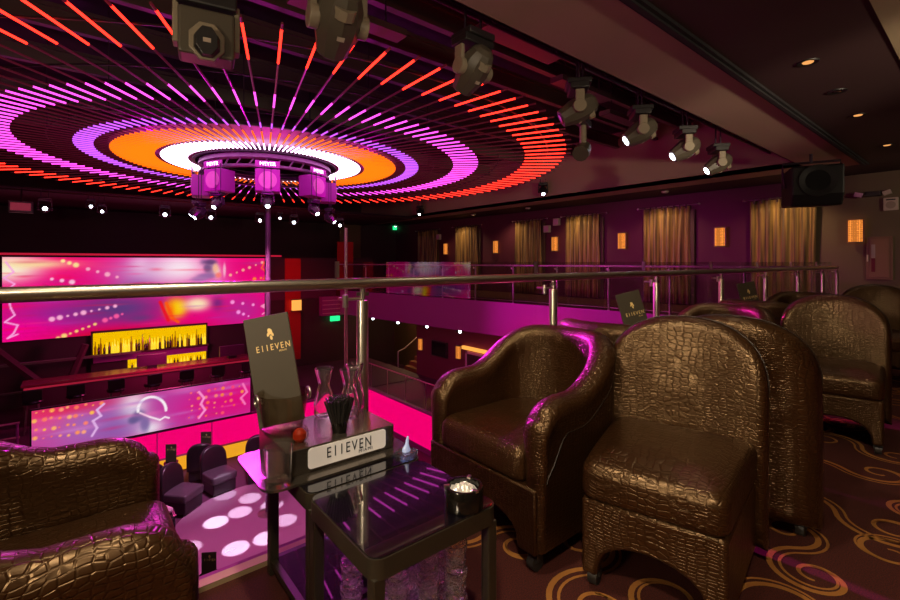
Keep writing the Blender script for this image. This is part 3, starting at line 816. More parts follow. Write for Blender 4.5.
# boxier scanner hanging on the same truss
sc = thing('scanner_light', 'boxy grey moving light with an octagonal lamp face above the purple ring', 'stage light', p, R(60), 'moving heads on the near truss')
sc.rotation_euler = (0, 0, math.atan2(-p.y, -p.x)); sc.scale = (.74,.74,.74)
MB().bx(-.12,.10,-.185,.185,-.20,.14).build('housing', M_HEAD, sc, smooth=False, bevel=.02)
oc = [(.125*math.cos(R(22.5+45*k)), .145*math.sin(R(22.5+45*k))) for k in range(8)]
MB().prism(oc, .10, .135, lambda a,b,h: (h, a, b-.11)).build('octagon_face', M_HEADLT, sc, smooth=False, bevel=.006)
MB().prism([(a*.75,b*.75) for a,b in oc], .135, .20, lambda a,b,h: (h, a*(1-(h-.135)*3), b-.13)).build('nose', M_HEADDK, sc, smooth=False, bevel=.006)
MB().bx(.195,.204,-.025,.025,-.145,-.115).build('sticker', M_CREAM, sc, smooth=False)
MB().bx(-.13,.12,-.20,.20,.16,.27).build('base', M_HEADDK, sc, smooth=False, bevel=.015)
for sg in (-1,1):
    MB().bx(-.06,.06,sg*.20-.02,sg*.20+.02,-.12,.22).build('yoke_arm', M_HEADLT, sc, smooth=False, bevel=.01)
    MB().cyl((0,sg*.1,.27),(0,sg*.1,(3.32-p.z)/.74),.012,n=6).build('clamp', M_TRUSS, sc)
# projector hanging below the head at the rim of the ring
p = at_y(583, 150, HV+.06)
pj = thing('hanging_projector', 'small fixture on a short pole under the moving head at the red ring rim', 'stage light', p, R(200))
MB().cyl((0,0,.0),(0,0,.30),.035,n=12).build('pole', M_HEADLT, pj)
MB().bx(-.14,.16,-.06,.06,.26,.33).build('bracket', M_HEADDK, pj, smooth=False, bevel=.008)
MB().lathe([(0,-.12),(.06,-.12),(.085,0),(.085,.12),(.0,.12)], n=12, M=Matrix.Rotation(R(120),3,'Y')).build('lamp_body', M_HEAD, pj, ang=25)
MB().cyl((.0,0,.33),(0,0,3.30-p.z),.015,n=8).build('drop_tube', M_TRUSS, pj)

# near truss carrying them
def box_truss(name, label, p0, p1, w=.28, h=.28, step=.45):
    p0, p1 = Vector(p0), Vector(p1); d = (p1-p0); L = d.length; d.normalize(); sd = Vector((-d.y, d.x, 0))
    t = thing(name, label, 'truss', p0)
    cs = [sd*(a*w/2) + Vector((0,0,b*h/2)) for a, b in ((-1,-1),(1,-1),(1,1),(-1,1))]
    for c in cs: MB().cyl(c, c + d*L, .024, n=10).build('chord', M_TRUSS, t)
    m = MB(); n = int(L/step)
    for k in range(n):
        for i in range(4):
            a, b = cs[i], cs[(i+1) % 4]
            if k % 2: a, b = b, a
            m.cyl(a + d*(k*step), b + d*((k+1)*step), .012, n=6)
    m.build('lattice', M_TRUSS, t); return t
tr = box_truss('lighting_truss', 'long dark truss along the soffit edge carrying the moving heads', (-2.9, HV, 3.46), (10.6, HV, 3.46))
m_ = MB()
for k in range(8): m_.cyl((k*1.8+.3, 0, .14), (k*1.8+.3, 0, ZV-3.46), .012, n=6)
m_.build('suspension', M_TRUSS, tr)
for k, y in enumerate((3.7, 4.5, 5.3, 6.3, 7.5, 9.0, 11., 13.)):
    o = MB().bx(-5.9, 10.75, y-.05, y+.05, 4.08, 4.14).bx(-5.9, 10.75, y-.012, y+.012, 4.14, 4.32).bx(-5.9, 10.75, y-.05, y+.05, 4.32, 4.37).build('ceiling_beam', M_PIPE, smooth=False)
    tag(o, 'grey steel beam under the black ceiling above the tube light', 'beam', 'steel ceiling beams', 'structure')
for k, x in enumerate((-1.2, .6, 2.2, 3.9, 5.6, 7.3)):
    o = MB().bx(x-.7, x+.5, 3.3+.35*(k % 3), 3.5+.35*(k % 3), 3.55, 3.62).build('cable_tray', M_PIPE, smooth=False)
    o2 = tag(o, 'short grey cable tray hung above the tube light', 'cable tray', 'cable trays above the tube light')
    m_ = MB()
    for q in (-.5, .3): m_.cyl((x+q, 3.4+.35*(k % 3), 3.62), (x+q, 3.4+.35*(k % 3), ZV), .008, n=6)
    m_.build('hanger_rod', M_TRUSS, o)

# small heads at the far side, white lenses towards the camera
def aimcam(p, dz=-.1):
    v = Vector((0,0,EYE)) - Vector(p); v.normalize(); return v + Vector((0,0,dz))
VL = 15.2
bar = MB().cyl((-5.9,VL,2.98),(10.7,VL,2.98),.03,n=10).build('lighting_pipe', M_TRUSS)
tag(bar, 'dark horizontal pipe of stage lights above the upper video wall', 'pipe')
DKC = (M_HEADDK, M_HEADDK, M_HEADDK)
for px, py, lab in ((45,208,'lone stage light with greenish white lens near the start of the far pipe'),
    (91,206,'stage light with white lens, upper of the close pair on the far pipe'),
    (102,211,'stage light with white lens, lower of the close pair on the far pipe'),
    (165,214,'stage light with a streaking white lens above the middle of the upper video wall'),
    (211,217,'stage light with small white lens between the streaking one and the hub'),
    (260,220,'stage light with white lens just beside the hanging pole'),
    (280,218,'faint stage light between two bright ones under the hub'),
    (294,222,'bright stage light with white lens below the hub, past the hanging pole'),
    (340,225,'bright starry stage light above the corner pole')):
    p = at_y(px, py, VL - .2)
    t = moving_head(p, aimcam(p), lab, .6 if px in (280, 91, 102) else .8, True, 'stage lights on the far pipe', top=3.0 if p.z < 2.9 else 3.3, cols=DKC)
for px, py in ((21,207),):
    p = at_y(px, py, VL-.2)
    o = MB().bx(p.x-.22,p.x+.22,p.y-.1,p.y+.1,p.z-.14,p.z+.14).build('strobe_panel', M_HEADDK, smooth=False, bevel=.01)
    MB().cyl((p.x,p.y,p.z+.1),(p.x,VL,2.97),.02,n=6).build('clamp', M_TRUSS, o)
    tag(o, 'small red-tinged box light at the start of the far pipe', 'stage light')
    MB().bx(p.x-.18,p.x+.18,p.y-.108,p.y-.1,p.z-.09,p.z+.09).build('face', mat('dim_red_face', (.3,.05,.08), .4, emit=(1,.1,.2), es=.12), o, smooth=False)
for px, py, lab in ((420,218,'stage light with white lens above the leftmost curtain'), (543,197,'stage light hanging between the second and third narrow sconces')):
    p = at_x(px, py-6, 10.6)
    t = moving_head(p, Vector((-.55,-.5,-.65)), lab, .8, True, 'stage lights on the curtain side', top=3.6, cols=DKC)

# hub heads
for k, (an, rr_, zz) in enumerate(((TOCAM, 1.42, 2.22), (TOCAM - R(36), 1.38, 2.20), (TOCAM - R(60), 1.32, 2.05), (TOCAM + R(36), 1.38, 2.15), (TOCAM + R(62), 1.32, 2.05), (TOCAM - R(84), 1.28, 2.14))):
    p = Vector((DC.x + rr_*math.cos(an), DC.y + rr_*math.sin(an), zz))
    lab = ['centre stage light under the hub ring, below the middle loudspeaker', 'stage light under the hub loudspeaker nearer the video wall', 'low stage light on the video wall side of the hub, second outward',
           'stage light under the hub loudspeaker nearer the curtains', 'low stage light on the curtain side of the hub', 'outermost stage light on the video wall side of the hub'][k]
    moving_head(p, Vector((math.cos(an), math.sin(an), -.9)), lab, .62, True, 'stage lights under the hub ring', top=2.9, cols=DKC)
# hanging pole
pole = thing('dance_pole', 'purple-lit slim pole hanging from the hub to the dance floor', 'pole', (DC.x, DC.y-.02, ZL+.03))
MB().cyl((0,0,0.03),(0,0,2.86-ZL),.05,n=14).build('shaft', mat('pole_metal', (.22,.12,.22), .4, .5), pole)
MB().lathe([(.2,0),(.2,.02),(.06,.04),(.06,.05)], n=20).build('foot_plate', M_STEEL2, pole)
MB().bx(-1.2,1.2,-.04,.04,2.86-ZL,2.88-ZL).build('cross_bar', M_TRUSS, pole, smooth=False)
pc = at_d(346, 262, 8.5)
pole2 = thing('dance_pole', 'slim tan pole rising beside the steel post in front of the exit sign', 'pole', (pc.x, pc.y, ZL))
MB().cyl((0,0,.02),(0,0,1.80-ZL),.03,n=12).build('shaft', mat('tan_metal', (.55,.42,.34), .35, .7), pole2)
MB().lathe([(.25,0),(.25,.02),(.05,.05),(.05,.06)], n=20).build('foot_plate', M_STEEL2, pole2)

# ------------------------------------------------------------------ video walls
def video(name, label, x0, x1, z0, z1, y, nx, nz, fn, st, cat='screen'):
    t = thing(name, label, cat, ((x0+x1)/2, y, z0))
    hw = (x1-x0)/2; H = z1-z0
    MB().bx(-hw-.03, hw+.03, .004, .08, -.03, H+.03).build('housing', M_BLACK, t, smooth=False)
    vs = []; col = []
    for j in range(nz+1):
        for i in range(nx+1):
            s = i/nx; q = j/nz
            vs.append((-hw + 2*hw*s, 0, H*q)); col.append((x0 + (x1-x0)*s, z0 + H*q))
    fs = [(j*(nx+1)+i, j*(nx+1)+i+1, (j+1)*(nx+1)+i+1, (j+1)*(nx+1)+i) for j in range(nz) for i in range(nx)]
    o = MB().add(vs, fs).build('display', vcol_emitter(name+'_picture', st), t, smooth=False)
    at = o.data.color_attributes.new('Picture', 'FLOAT_COLOR', 'POINT')
    A = np.array(col); colr = fn(A[:,0], A[:,1])
    colr = np.clip(colr, 0, 255)/255; colr = np.where(colr <= .04045, colr/12.92, ((colr+.055)/1.055)**2.4)
    buf = np.ones((len(col), 4), np.float32); buf[:, :3] = colr
    at.data.foreach_set('color', buf.ravel())
    return t
def painter(X, Z, y):
    # metres on the screen surface; brush centres are read off the photograph through the same projection
    col = np.zeros((len(X), 3))
    def P(px, py): p = at_y(px, py, y); return p.x, p.z
    def fill(c): col[:] = c
    def blob(px, py, rx, rz, c, w=1., hard=1.):
        x, z = P(px, py); d = ((X-x)/rx)**2 + ((Z-z)/rz)**2; k = (np.exp(-d**hard)*w)[:, None]
        col[:] = col*(1-k) + np.array(c)*k
    def dot(px, py, r, c): blob(px, py, r, r, c, 1., 3)
    def line(pts, w, c):
        Q = [P(*p) for p in pts]
        for a, b in zip(Q[:-1], Q[1:]):
            dx, dz = b[0]-a[0], b[1]-a[1]; L = dx*dx+dz*dz
            t = np.clip(((X-a[0])*dx + (Z-a[1])*dz)/L, 0, 1); d = np.hypot(X-a[0]-t*dx, Z-a[1]-t*dz)
            k = np.exp(-(d/w)**4)[:, None]; col[:] = col*(1-k) + np.array(c)*k
    return col, fill, blob, dot, line
def upper_picture(X, Z):
    col, fill, blob, dot, line = painter(X, Z, VS)
    fill((240, 4, 122))
    blob(60, 315, 1.2, .35, (150, 40, 150), .9); blob(120, 308, 1.2, .45, (98, 55, 125), 1.); blob(20, 330, .8, .35, (245, 0, 150), .9)
    blob(70, 265, 1.0, .25, (255, 30, 110), .9); blob(110, 335, 1.1, .22, (205, 8, 40), .95); blob(170, 330, 1.2, .16, (190, 5, 35), .9)
    blob(145, 272, 1.1, .5, (190, 120, 190), .95); blob(180, 268, 1.0, .6, (255, 232, 244), 1.); blob(140, 265, .3, .3, (240, 190, 225), .8); blob(135, 285, .5, .2, (150,110,180), .7)
    blob(215, 285, .5, .35, (235, 150, 210), .7); blob(240, 310, .9, .6, (180, 45, 150), .8); blob(255, 265, .5, .3, (220, 20, 110), .9)
    blob(8, 268, .75, .42, (255, 244, 215), 1., 1.3); blob(35, 264, .8, .12, (255, 225, 160), .9)
    blob(211, 268, .22, .30, (165, 120, 160), .95, 2); blob(217, 272, .12, .22, (255, 215, 200), .9); blob(203, 262, .1, .1, (120,90,140), .7)
    blob(176, 308, .34, .34, (255, 205, 10), 1., 1.6); blob(170, 312, .12, .3, (255, 80, 10), .7); blob(197, 304, .42, .24, (255, 230, 185), 1., 1.4)
    for fx, fy, rx, rz, c in ((206,276,.30,.10,(150,105,165)),(199,279,.26,.09,(170,120,175)),(210,262,.20,.09,(95,60,110)),(215,268,.09,.16,(255,190,150)),(218,275,.10,.10,(255,120,110)),(207,268,.12,.14,(120,80,130)),(224,270,.05,.25,(255,200,215))):
        blob(fx, fy, rx, rz, c, .85, 2)
    line([(166,303),(172,318),(178,322)], .05, (255,90,20)); line([(160,302),(168,320)], .05, (240,20,40))
    blob(217, 303, .18, .22, (110, 40, 120), .8); blob(140, 318, .4, .12, (90, 60, 120), .7); blob(50, 300, .5, .1, (170,60,170), .7)
    rn = random.Random(8)
    for k in range(60): blob(rn.uniform(0, 268), rn.uniform(258, 338), rn.uniform(.15,.6), rn.uniform(.015,.05), rn.choice(((255,60,140),(200,20,90),(170,60,170),(255,20,60))), .35)
    for x0, y0, x1, y1, n, c in ((63,261,76,265,3,(255,225,150)),(52,279,72,282,3,(255,190,220)),(88,269,117,277,4,(255,170,200)),(52,319,115,306,9,(255,175,215)),(58,338,95,324,7,(255,215,120)),(105,320,122,314,4,(255,90,160)),
                             (230,275,268,260,7,(255,170,150)),(254,279,267,277,3,(255,130,60)),(232,302,263,306,4,(255,150,220)),(238,312,248,316,3,(255,150,230))):
        for k in range(n):
            t = k/max(1,n-1); dot(x0+(x1-x0)*t, y0+(y1-y0)*t, rn.choice((.035,.045,.055,.075)), c)
    line([(6,262),(14,272),(4,278),(15,284),(7,290),(11,308),(15,315),(5,322),(18,325),(14,333),(8,338),(18,334)], .022, (255,170,230))
    line([(264,262),(261,268),(266,272),(263,280)], .03, (255,90,60)); line([(265,297),(268,302),(261,306),(268,310),(262,314)], .03, (255,150,190))
    return col
video('upper_video_wall', 'wide upper video wall glowing magenta with pale figure shapes, behind the handrail', -1.56, 5.38, -1.03, 1.30, VS-.06, 300, 100, upper_picture, 1.0)
VB = 13.0
def lower_picture(X, Z):
    col, fill, blob, dot, line = painter(X, Z, VB-.12)
    fill((185, 70, 160))
    blob(45, 415, 1.0, .5, (240, 70, 130), .9); blob(90, 425, .6, .4, (165, 110, 190), .9); blob(200, 405, .8, .4, (205, 40, 150), .9); blob(235, 398, 1.0, .7, (225, 15, 125), 1.)
    blob(70, 408, 1.0, .12, (225, 30, 70), .7); blob(133, 408, .28, .42, (255, 240, 240), 1.); blob(150, 428, .3, .2, (255,250,250), .9); blob(120,425,.5,.4,(120,90,170),.6)
    blob(139, 416, .13, .14, (110, 95, 150), 1., 2); blob(145, 424, .10, .20, (125, 100, 160), .9, 2); blob(133,420,.10,.10,(100,85,140),.9,2)
    line([(152-14*math.cos(R(190*k/20-8)), 410-13*math.sin(R(190*k/20-8))) for k in range(21)], .03, (255,245,250))
    line([(140,413),(150,417),(160,420),(165,417),(169,418)], .022, (255,235,245))
    rn = random.Random(9)
    for k in range(70): blob(rn.uniform(33, 248), rn.uniform(380, 445), rn.uniform(.08,.4), rn.uniform(.02,.06), rn.choice(((255,120,190),(150,90,190),(230,30,100),(200,150,220))), .35)
    for r, n in ((412,9),(421,8),(430,8),(439,7)):
        for k in range(n): dot(36 + k*8 + rn.uniform(-2,2), r - k*1.1 + rn.uniform(-1,1), rn.choice((.018,.03,.045)), (255, rn.randint(110,190), rn.randint(80,130)))
    for r, n in ((394,7),(400,7),(406,7),(411,7),(418,5)):
        for k in range(n): dot(190 + k*8.5 + rn.uniform(-2,2), r - k*1.3 + rn.uniform(-1,1), rn.choice((.02,.03,.045)), (255, rn.randint(70,150), rn.randint(60,130)))
    line([(104,404),(97,410),(101,416),(93,421),(97,428),(92,436)], .025, (230,180,235)); line([(199,392),(204,398),(201,404),(205,410),(199,418)], .03, (255,150,210)); line([(243,384),(247,392),(241,398),(245,404)], .03, (255,120,190))
    return col
def sl(z): return z
video('lower_video_wall', 'lower video wall with a white arc and pink dots, below the yellow bottle shelves', -.72, 3.62, -2.88, -1.95, VB-.12, 260, 66, lower_picture, 1.0)
# hot pink lit parapet below the lower screen and along the right
for nm, bxs, lab in (('parapet_panel', (-4.5,6.9,VB,VB+.05,-3.62,-2.96), 'hot pink glowing parapet front below the lower video wall'),
                     ('parapet_panel', (7.28,7.34,4.0,13.0,-3.85,-2.9), 'hot pink glowing parapet front running beside the dance floor towards the stairs')):
    x0,x1,y0,y1,z0,z1 = bxs
    o = MB().bx(*bxs).build(nm, E_PINK, smooth=False); tag(o, lab, 'parapet')
    b = MB()
    if x1-x0 > y1-y0:
        b.bx(x0,x1,y0-.06,y1,z1,z1+.05).bx(x0,x1,y0-.01,y1,ZL,z0)
        for k in range(9): b.bx(x0+1.2*k,x0+1.2*k+.02,y0-.012,y0-.001,z0,z1)
    else:
        b.bx(x0-.06,x1,y0,y1,z1,z1+.05).bx(x0-.01,x1,y0,y1,ZL,z0)
    b.build('cap', M_FASCIA, o, smooth=False)
# balustrade above the right parapet
bl = thing('glass_balustrade', 'low glass balustrade with pink handrail above the parapet by the stairs', 'railing', (7.31, 4.0, -2.85))
MB().cyl((0,0,.75),(0,9.0,.75),.02,n=8).build('handrail', mat('pink_rail', (.6,.2,.35), .4, .3), bl)
for k in range(10): MB().cyl((0,.05+k*.98,0),(0,.05+k*.98,.75),.012,n=8).build('post', M_STEEL2, bl)
MB().bx(-.006,.006,.05,8.9,.05,.72).build('glass_panel', G_PANE, bl, smooth=False)
# balustrade left beyond the lower screen
b2 = thing('bar_railing', 'pink-lit double railing standing left of the lower video wall', 'railing', (-4.4, VB-.1, -2.9))
for z in (.12,.45,.75): MB().cyl((0,0,z),(3.5,0,z),.025,n=8).build('rail_bar', mat('pink_bar', (.55,.1,.3), .4, .2), b2)
for k in range(5): MB().cyl((.02+k*.86,0,-.0),(.02+k*.86,0,.75),.025,n=8).build('post', M_FASCIA, b2)
# ------------------------------------------------------------------ back bar
BX0 = at_y(91, 340, VS-.35).x; BX1 = at_y(209, 340, VS-.35).x
bb = thing('back_bar', 'illuminated back bar with two yellow shelves beneath the upper video wall', 'bar', (BX0, VS-.35, -2.9))
W_ = BX1-BX0
Z1 = at_y(150, 350, VS-.35).z + 2.9; Z2 = at_y(150, 330, VS-.35).z + 2.9
Z3 = at_y(150, 367, VS-.35).z + 2.9; Z4 = at_y(150, 358, VS-.35).z + 2.9
MB().bx(0,W_,.22,.38,0,Z2+.06).build('cabinet', M_WALLD, bb, smooth=False)
MB().bx(.05,W_-.05,.20,.219,Z1,Z2).build('light_panel', E_YEL, bb, smooth=False)
MB().bx(.9,W_-.05,.20,.219,Z3,Z4).build('light_panel', E_YEL, bb, smooth=False)
MB().bx(0,W_,-.05,.22,Z1-.05,Z1).build('shelf', M_WALLP, bb, smooth=False)
MB().bx(0,W_,-.05,.22,Z3-.05,Z3).build('shelf', M_WALLP, bb, smooth=False)
MB().bx(.05,W_-.05,.0,.22,Z4+.02,Z1-.06).build('drawer_bank', M_FASCIA, bb, smooth=False)
rn = random.Random(6); bt = {}
def bottle(kind):
    if kind not in bt:
        h = (.50, .42, .36)[kind]; r = (.030, .035, .033)[kind]
        o = MB().lathe([(0,0),(r,0),(r,h*.55),(r*.35,h*.72),(r*.32,h),(0,h)], n=10).build('bottle', (M_BOTTLE, M_BOTTLE2, M_BOTTLE3)[kind])
        tag(o, 'liquor bottle standing against the glowing yellow back bar', 'bottle', 'bottles on the back bar'); bt[kind] = o; return o
    q = bt[kind].copy(); C.objects.link(q); return q
for k in range(44):
    o = bottle(rn.choice((0,1,1,2))); o.location = (BX0 + .1 + (W_-.2)*k/43 + rn.uniform(-.015,.015), VS-.35 + rn.uniform(.02,.10), -2.9+Z1+.001); o.scale = (1,1,rn.uniform(.8,1.05))
for k in range(22):
    o = bottle(rn.choice((1,2))); o.location = (BX0 + 1.0 + (W_-1.15)*k/21, VS-.35 + .06, -2.9+Z3+.001); o.scale = (.8,.8,.5)
# bar counter with monitors
ct = thing('bar_counter', 'dark bar counter with a red-lit edge in front of the back bar', 'bar', (-1.0, 15.3, -2.9))
MB().bx(0,6.4,0,.55,0,.98).build('counter', M_WALLP, ct, smooth=False)
MB().bx(-.05,6.45,-.08,.6,.98,1.03).build('worktop', mat('wine_bar_top', (.3,.03,.07), .25), ct, smooth=False)
MB().bx(0,6.4,-.012,0,.90,.95).build('light_strip', mat('red_strip', (.4,.02,.06), .5, emit=(1,.03,.1), es=.3), ct, smooth=False)
for k, (px, py, lab) in enumerate(((152,374,'dark purple till monitor on the bar, under the lower yellow shelf'), (232,367,'dark purple till monitor at the far end of the bar, beside the tall menu'))):
    p = at_y(px, py, 15.5)
    t = thing('till_monitor', lab, 'monitor', (p.x, 15.5, -1.87), 0, 'till monitors on the bar')
    MB().bx(-.36,.36,-.05,.05,.08,.40).build('screen', mat('till_plum', (.06,.012,.05), .4), t, smooth=False, bevel=.01)
    MB().bx(-.12,.12,-.06,.06,0,.08).build('stand', M_BLACK, t, smooth=False)
# stools at the bar
stl = thing('bar_stool', 'bar stool silhouette standing at the red-lit bar', 'stool', (0,14.7,-2.9), 0, 'stools at the bar')
MB().lathe([(0,.70),(.19,.70),(.2,.74),(.18,.78),(0,.79)], n=16).build('seat', M_DARKLEATHER, stl)
MB().bx(-.18,.18,-.2,-.16,.78,1.05).build('backrest', M_DARKLEATHER, stl, smooth=False, bevel=.02)
for k in range(4): MB().cyl((.14*math.cos(PI/2*k+.78),.14*math.sin(PI/2*k+.78),.70),(.2*math.cos(PI/2*k+.78),.2*math.sin(PI/2*k+.78),0),.015,n=6).build('leg', M_STEEL2, stl)
for k in range(1, 7): dup(stl, (-.2 + k*.8 - .6, 14.7, -2.9), R(random.uniform(-15,15)))
stl.location = (-.8, 14.7, -2.9)
# left structure: staircase beam and posts near the frame edge
lf = thing('steel_frame', 'dark slanting steel frame left of the bottle shelves', 'frame', (-1.9, 16.4, -2.9))
MB().bx(-.1,.1,-.1,.1,0,1.85).build('post', M_WALLP, lf, smooth=False)
MB().cyl((.3,0,1.8),(1.6,0,.3),.11,n=6).build('brace', M_WALLP, lf)
MB().cyl((2.1,0,1.75),(1.6,0,.3),.09,n=6).build('brace', M_WALLP, lf)
MB().bx(-2.2,3.4,-.06,.06,1.35,1.41).build('beam', M_PIPE, lf, smooth=False)
MB().bx(-.1,2.6,-.06,.06,.62,.66).build('beam', M_PIPE, lf, smooth=False)

# ------------------------------------------------------------------ dance floor and the seats around it
SC = Vector((2.92, 9.4, ZL)); SR = 1.65
st_ = [(SR*math.cos(PI*k/40), SR*math.sin(PI*k/40)) for k in range(41)] + [(-SR*math.cos(PI*k/40), -4.2 - SR*math.sin(PI*k/40)) for k in range(41)]
o = MB().prism(st_, 0, .035, lambda a, b, z: (SC.x+a, SC.y+b, ZL+z)).build('dance_floor', M_STAGE, ang=20)
tag(o, 'round mauve dance floor with bright light pools on the lower level', 'dance floor')
def lounge_chair(loc, rz, label):
    global lc
    if lc is None:
        t = thing('lounge_chair', label, 'chair', loc, rz, 'dark lounge chairs around the dance floor')
        out = [(.30*math.cos(a), .46+.0*a) for a in (0,)]
        hw = .29; poly = []
        for k in range(17):
            a = PI*k/16; poly.append((hw*math.copysign(abs(math.cos(a))**.8, math.cos(a)), .62+.33*math.sin(a)**.8))
        poly += [(-hw,.5),(-hw,.3),(-hw*.5,.28),(hw*.5,.28),(hw,.3),(hw,.5)]
        MB().pillow(poly, .12, .04, lambda a,b,w: (-.32+w+.6*a*a-.1*(b-.4), a, b), .02).build('backrest', M_DARKLEATHER, t)
        MB().pillow(rrect(-.25,.33,-.28,.28,.06,5), .16, .04, lambda a,b,w: (a,b,.30+w), .02).build('seat_cushion', mat('grey_purple_leather',(.07,.045,.065),.4), t)
        MB().bx(-.24,.30,-.25,.25,.06,.31).build('base', M_DARKLEATHER, t, smooth=False, bevel=.02)
        f = None
        for x in (-.2,.26):
            for y in (-.21,.21): MB().cyl((x,y,0),(x,y,.07),.022,n=8).build('leg', M_BLACK, t)
        lc = t; return t
    return dup(lc, loc, rz, label)
lc = None
seats = [(228,497,'lounge chair beside the dance floor with a pale seat, left of the tray corner'),
 (260,487,'lounge chair partly hidden by the tray corner, magenta patch on its back'),
 (193,512,'lounge chair turned sideways at the dance floor edge'),
 (158,556,'lounge chair at the dance floor peeking out past the brown armchair'),
 (163,508,'large dark lounge chair seen from behind, below the first small menu card'),
 (210,484,'dark lounge chair with its back to the dance floor, below the second small menu card')]
for k, (px, py, lab) in enumerate(seats):
    p = at_z(px, py, ZL); d = SC - p; rz = math.atan2(d.y, d.x)
    dist = math.hypot(d.x, d.y)
    dd_ = (1.90,1.90,1.90,1.98,2.78,2.80)[k]; p = SC - d/dist*dd_; p.z = ZL
    if k >= 4: rz += R(150)
    lounge_chair(p, rz, lab).scale = (1.0,1.0,1.0)
# more lounge chairs seen only faintly round the far side
for an, lab in ((55,'lounge chair on the curtain side of the dance floor'),(18,'lounge chair beside the pink parapet')):
    p = SC + Vector(((SR+.4)*math.cos(R(an)), (SR+.4)*math.sin(R(an)), 0)); lounge_chair(p, R(an)+PI, lab)
def cocktail(loc, label, cardlab, h=.55, r=.25, s=1.):
    t = thing('cocktail_table', label, 'table', loc, 0, 'small round tables on the lower level')
    MB().lathe([(0,h-.03),(r,h-.03),(r,h),(0,h)], n=24).build('top', M_BLACKGLOSS, t)
    MB().cyl((0,0,.02),(0,0,h-.03),.03,n=10).build('column_leg', M_BLACK, t); MB().lathe([(0,0),(.18,0),(.18,.015),(.03,.03)], n=20).build('foot', M_BLACK, t)
    m = menu((loc[0],loc[1],loc[2]+h), (0,0,R(-35)), .22*s, .38*s, cardlab, letters=True)
    return t
p = at_d(209, 577, 6.3); pz = p.z
cocktail((p.x, p.y, ZL), 'dark round table on the lower level beside the brass kerb', 'small menu card standing on the lower floor just beyond the brass kerb', pz-ZL, .16, .9)
p = at_d(171, 462, 10.7); cocktail((p.x, p.y, ZL), 'small round table behind the lounge chairs, holding the first small card', 'first small menu card against the hot pink parapet, nearer the big brown armchair', max(.3,p.z-ZL), .15, 1.1)
p = at_d(206, 449, 11.1); cocktail((p.x, p.y, ZL), 'small round table behind the lounge chairs, holding the second small card', 'second small menu card against the hot pink parapet, nearer the tray', max(.3,p.z-ZL), .15, 1.1)
# towels on a low table by the armchair
p = SC + Vector((-1.68, .60, 0))
t = thing('low_table', 'low dark table with folded white towels, next to the brown armchair corner', 'table', (p.x, p.y, ZL))
MB().bx(-.2,.2,-.2,.2,.40,.44).build('top', M_BLACKGLOSS, t, smooth=False)
for x in (-.17,.17):
    for y in (-.17,.17): MB().bx(x-.02,x+.02,y-.02,y+.02,0,.40).build('leg', M_BLACK, t, smooth=False)
tw = MB(); tw.pillow(rrect(-.15,.15,-.12,.12,.04,5), .10, .04, ID3, .02)
tag(tw.build('towel', mat('white_towel',(.7,.65,.72),.9), loc=(p.x, p.y, ZL+.44), rot=(0,0,.4)), 'folded white towel lying on the low table by the dance floor', 'towel')
# amber lit bar front behind chairs
o = MB().bx(1.5,5.2,12.85,12.92,-3.95,-3.64).build('amber_panel', emitter('amber_panel_glow',(1,.42,.02),.9), smooth=False)
tag(o, 'narrow yellow glowing panel below the pink parapet, seen between lounge chairs', 'light panel')

# ------------------------------------------------------------------ curtain wall
XC = UW - .10
def curtain(px0, px1, pyt, label, rod=True):
    a = at_x(px0, 230, XC); b = at_x(px1, 230, XC); top = at_x((px0+px1)/2, pyt, XC).z
    y0, y1 = min(a.y,b.y), max(a.y,b.y); yc = (y0+y1)/2; w = y1-y0
    t = thing('curtain', label, 'curtain', (XC, yc, .03), 0, 'golden curtains on the plum wall')
    H = top-.03; n = max(24, int(w*80)); mb = MB(); rr = []
    rn = random.Random(int(px0)); ph = [rn.uniform(0,6) for _ in range(4)]
    for sgn in (0, 1):
        row = []
        for zi in range(9):
            z = H*zi/8
            row.append([Vector((-.045*math.sin(2*PI*i/n*w/.17 + .6*math.sin(z*1.2+ph[0]))*(1-.25*zi/8) - .02*math.sin(i*.21+ph[1]+z) + (.012 if sgn else 0) - .02, -w/2 + w*i/n + .012*math.sin(z*2+i*.1+ph[2]), z)) for i in range(n+1)])
        rr.append(row)
    vs = []; fs = []
    for sgn in (0, 1):
        for row in rr[sgn]: vs += row
    N = (n+1); Z9 = 9*N
    for zi in range(8):
        for i in range(n):
            a0 = zi*N+i; fs.append((a0,a0+1,a0+1+N,a0+N)); fs.append((Z9+a0,Z9+a0+N,Z9+a0+1+N,Z9+a0+1))
    for i in range(n): fs.append((8*N+i,8*N+i+1,Z9+8*N+i+1,Z9+8*N+i)); fs.append((i,Z9+i,Z9+i+1,i+1))
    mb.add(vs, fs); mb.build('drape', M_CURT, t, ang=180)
    # side drape tucked behind
    if px0 < 700: MB().bx(.02,.05,-w/2-.10,-w/2+.02,0,H-.1).build('side_drape', M_CURTD, t, smooth=False)
    m = MB(); m.cyl((-.03,-w/2-.22,H+.03),(-.03,w/2+.12,H+.03),.014,n=8); m.build('rod', M_STEEL2, t)
    for s_ in (-w/2-.24, w/2+.14): MB().lathe([(0,-.03),(.03,-.015),(.03,.015),(0,.03)], (-.03,s_,H+.03), 10).build('finial', M_STEEL2, t)
    # heading loops
    k = max(5, int(w/.15)); q = None
    for i in range(k):
        y = -w/2 + w*(i+.5)/k
        if q is None: q = MB().bx(-.055,-.006,-.018,.018,H-.06,H+.05).build('tab_loop', M_CURT, t, smooth=False, loc=(0,y,0))
        else:
            q2 = q.copy(); C.objects.link(q2); q2.location = (0,y,0)
    return t
curtain(418, 437, 231, 'dim narrow golden curtain beside the brown wall below the exit sign')
curtain(455, 478, 227, 'golden curtain between the first two small sconces')
curtain(516, 542, 221, 'golden curtain with the pale speakers on the plum wall at its far edge')
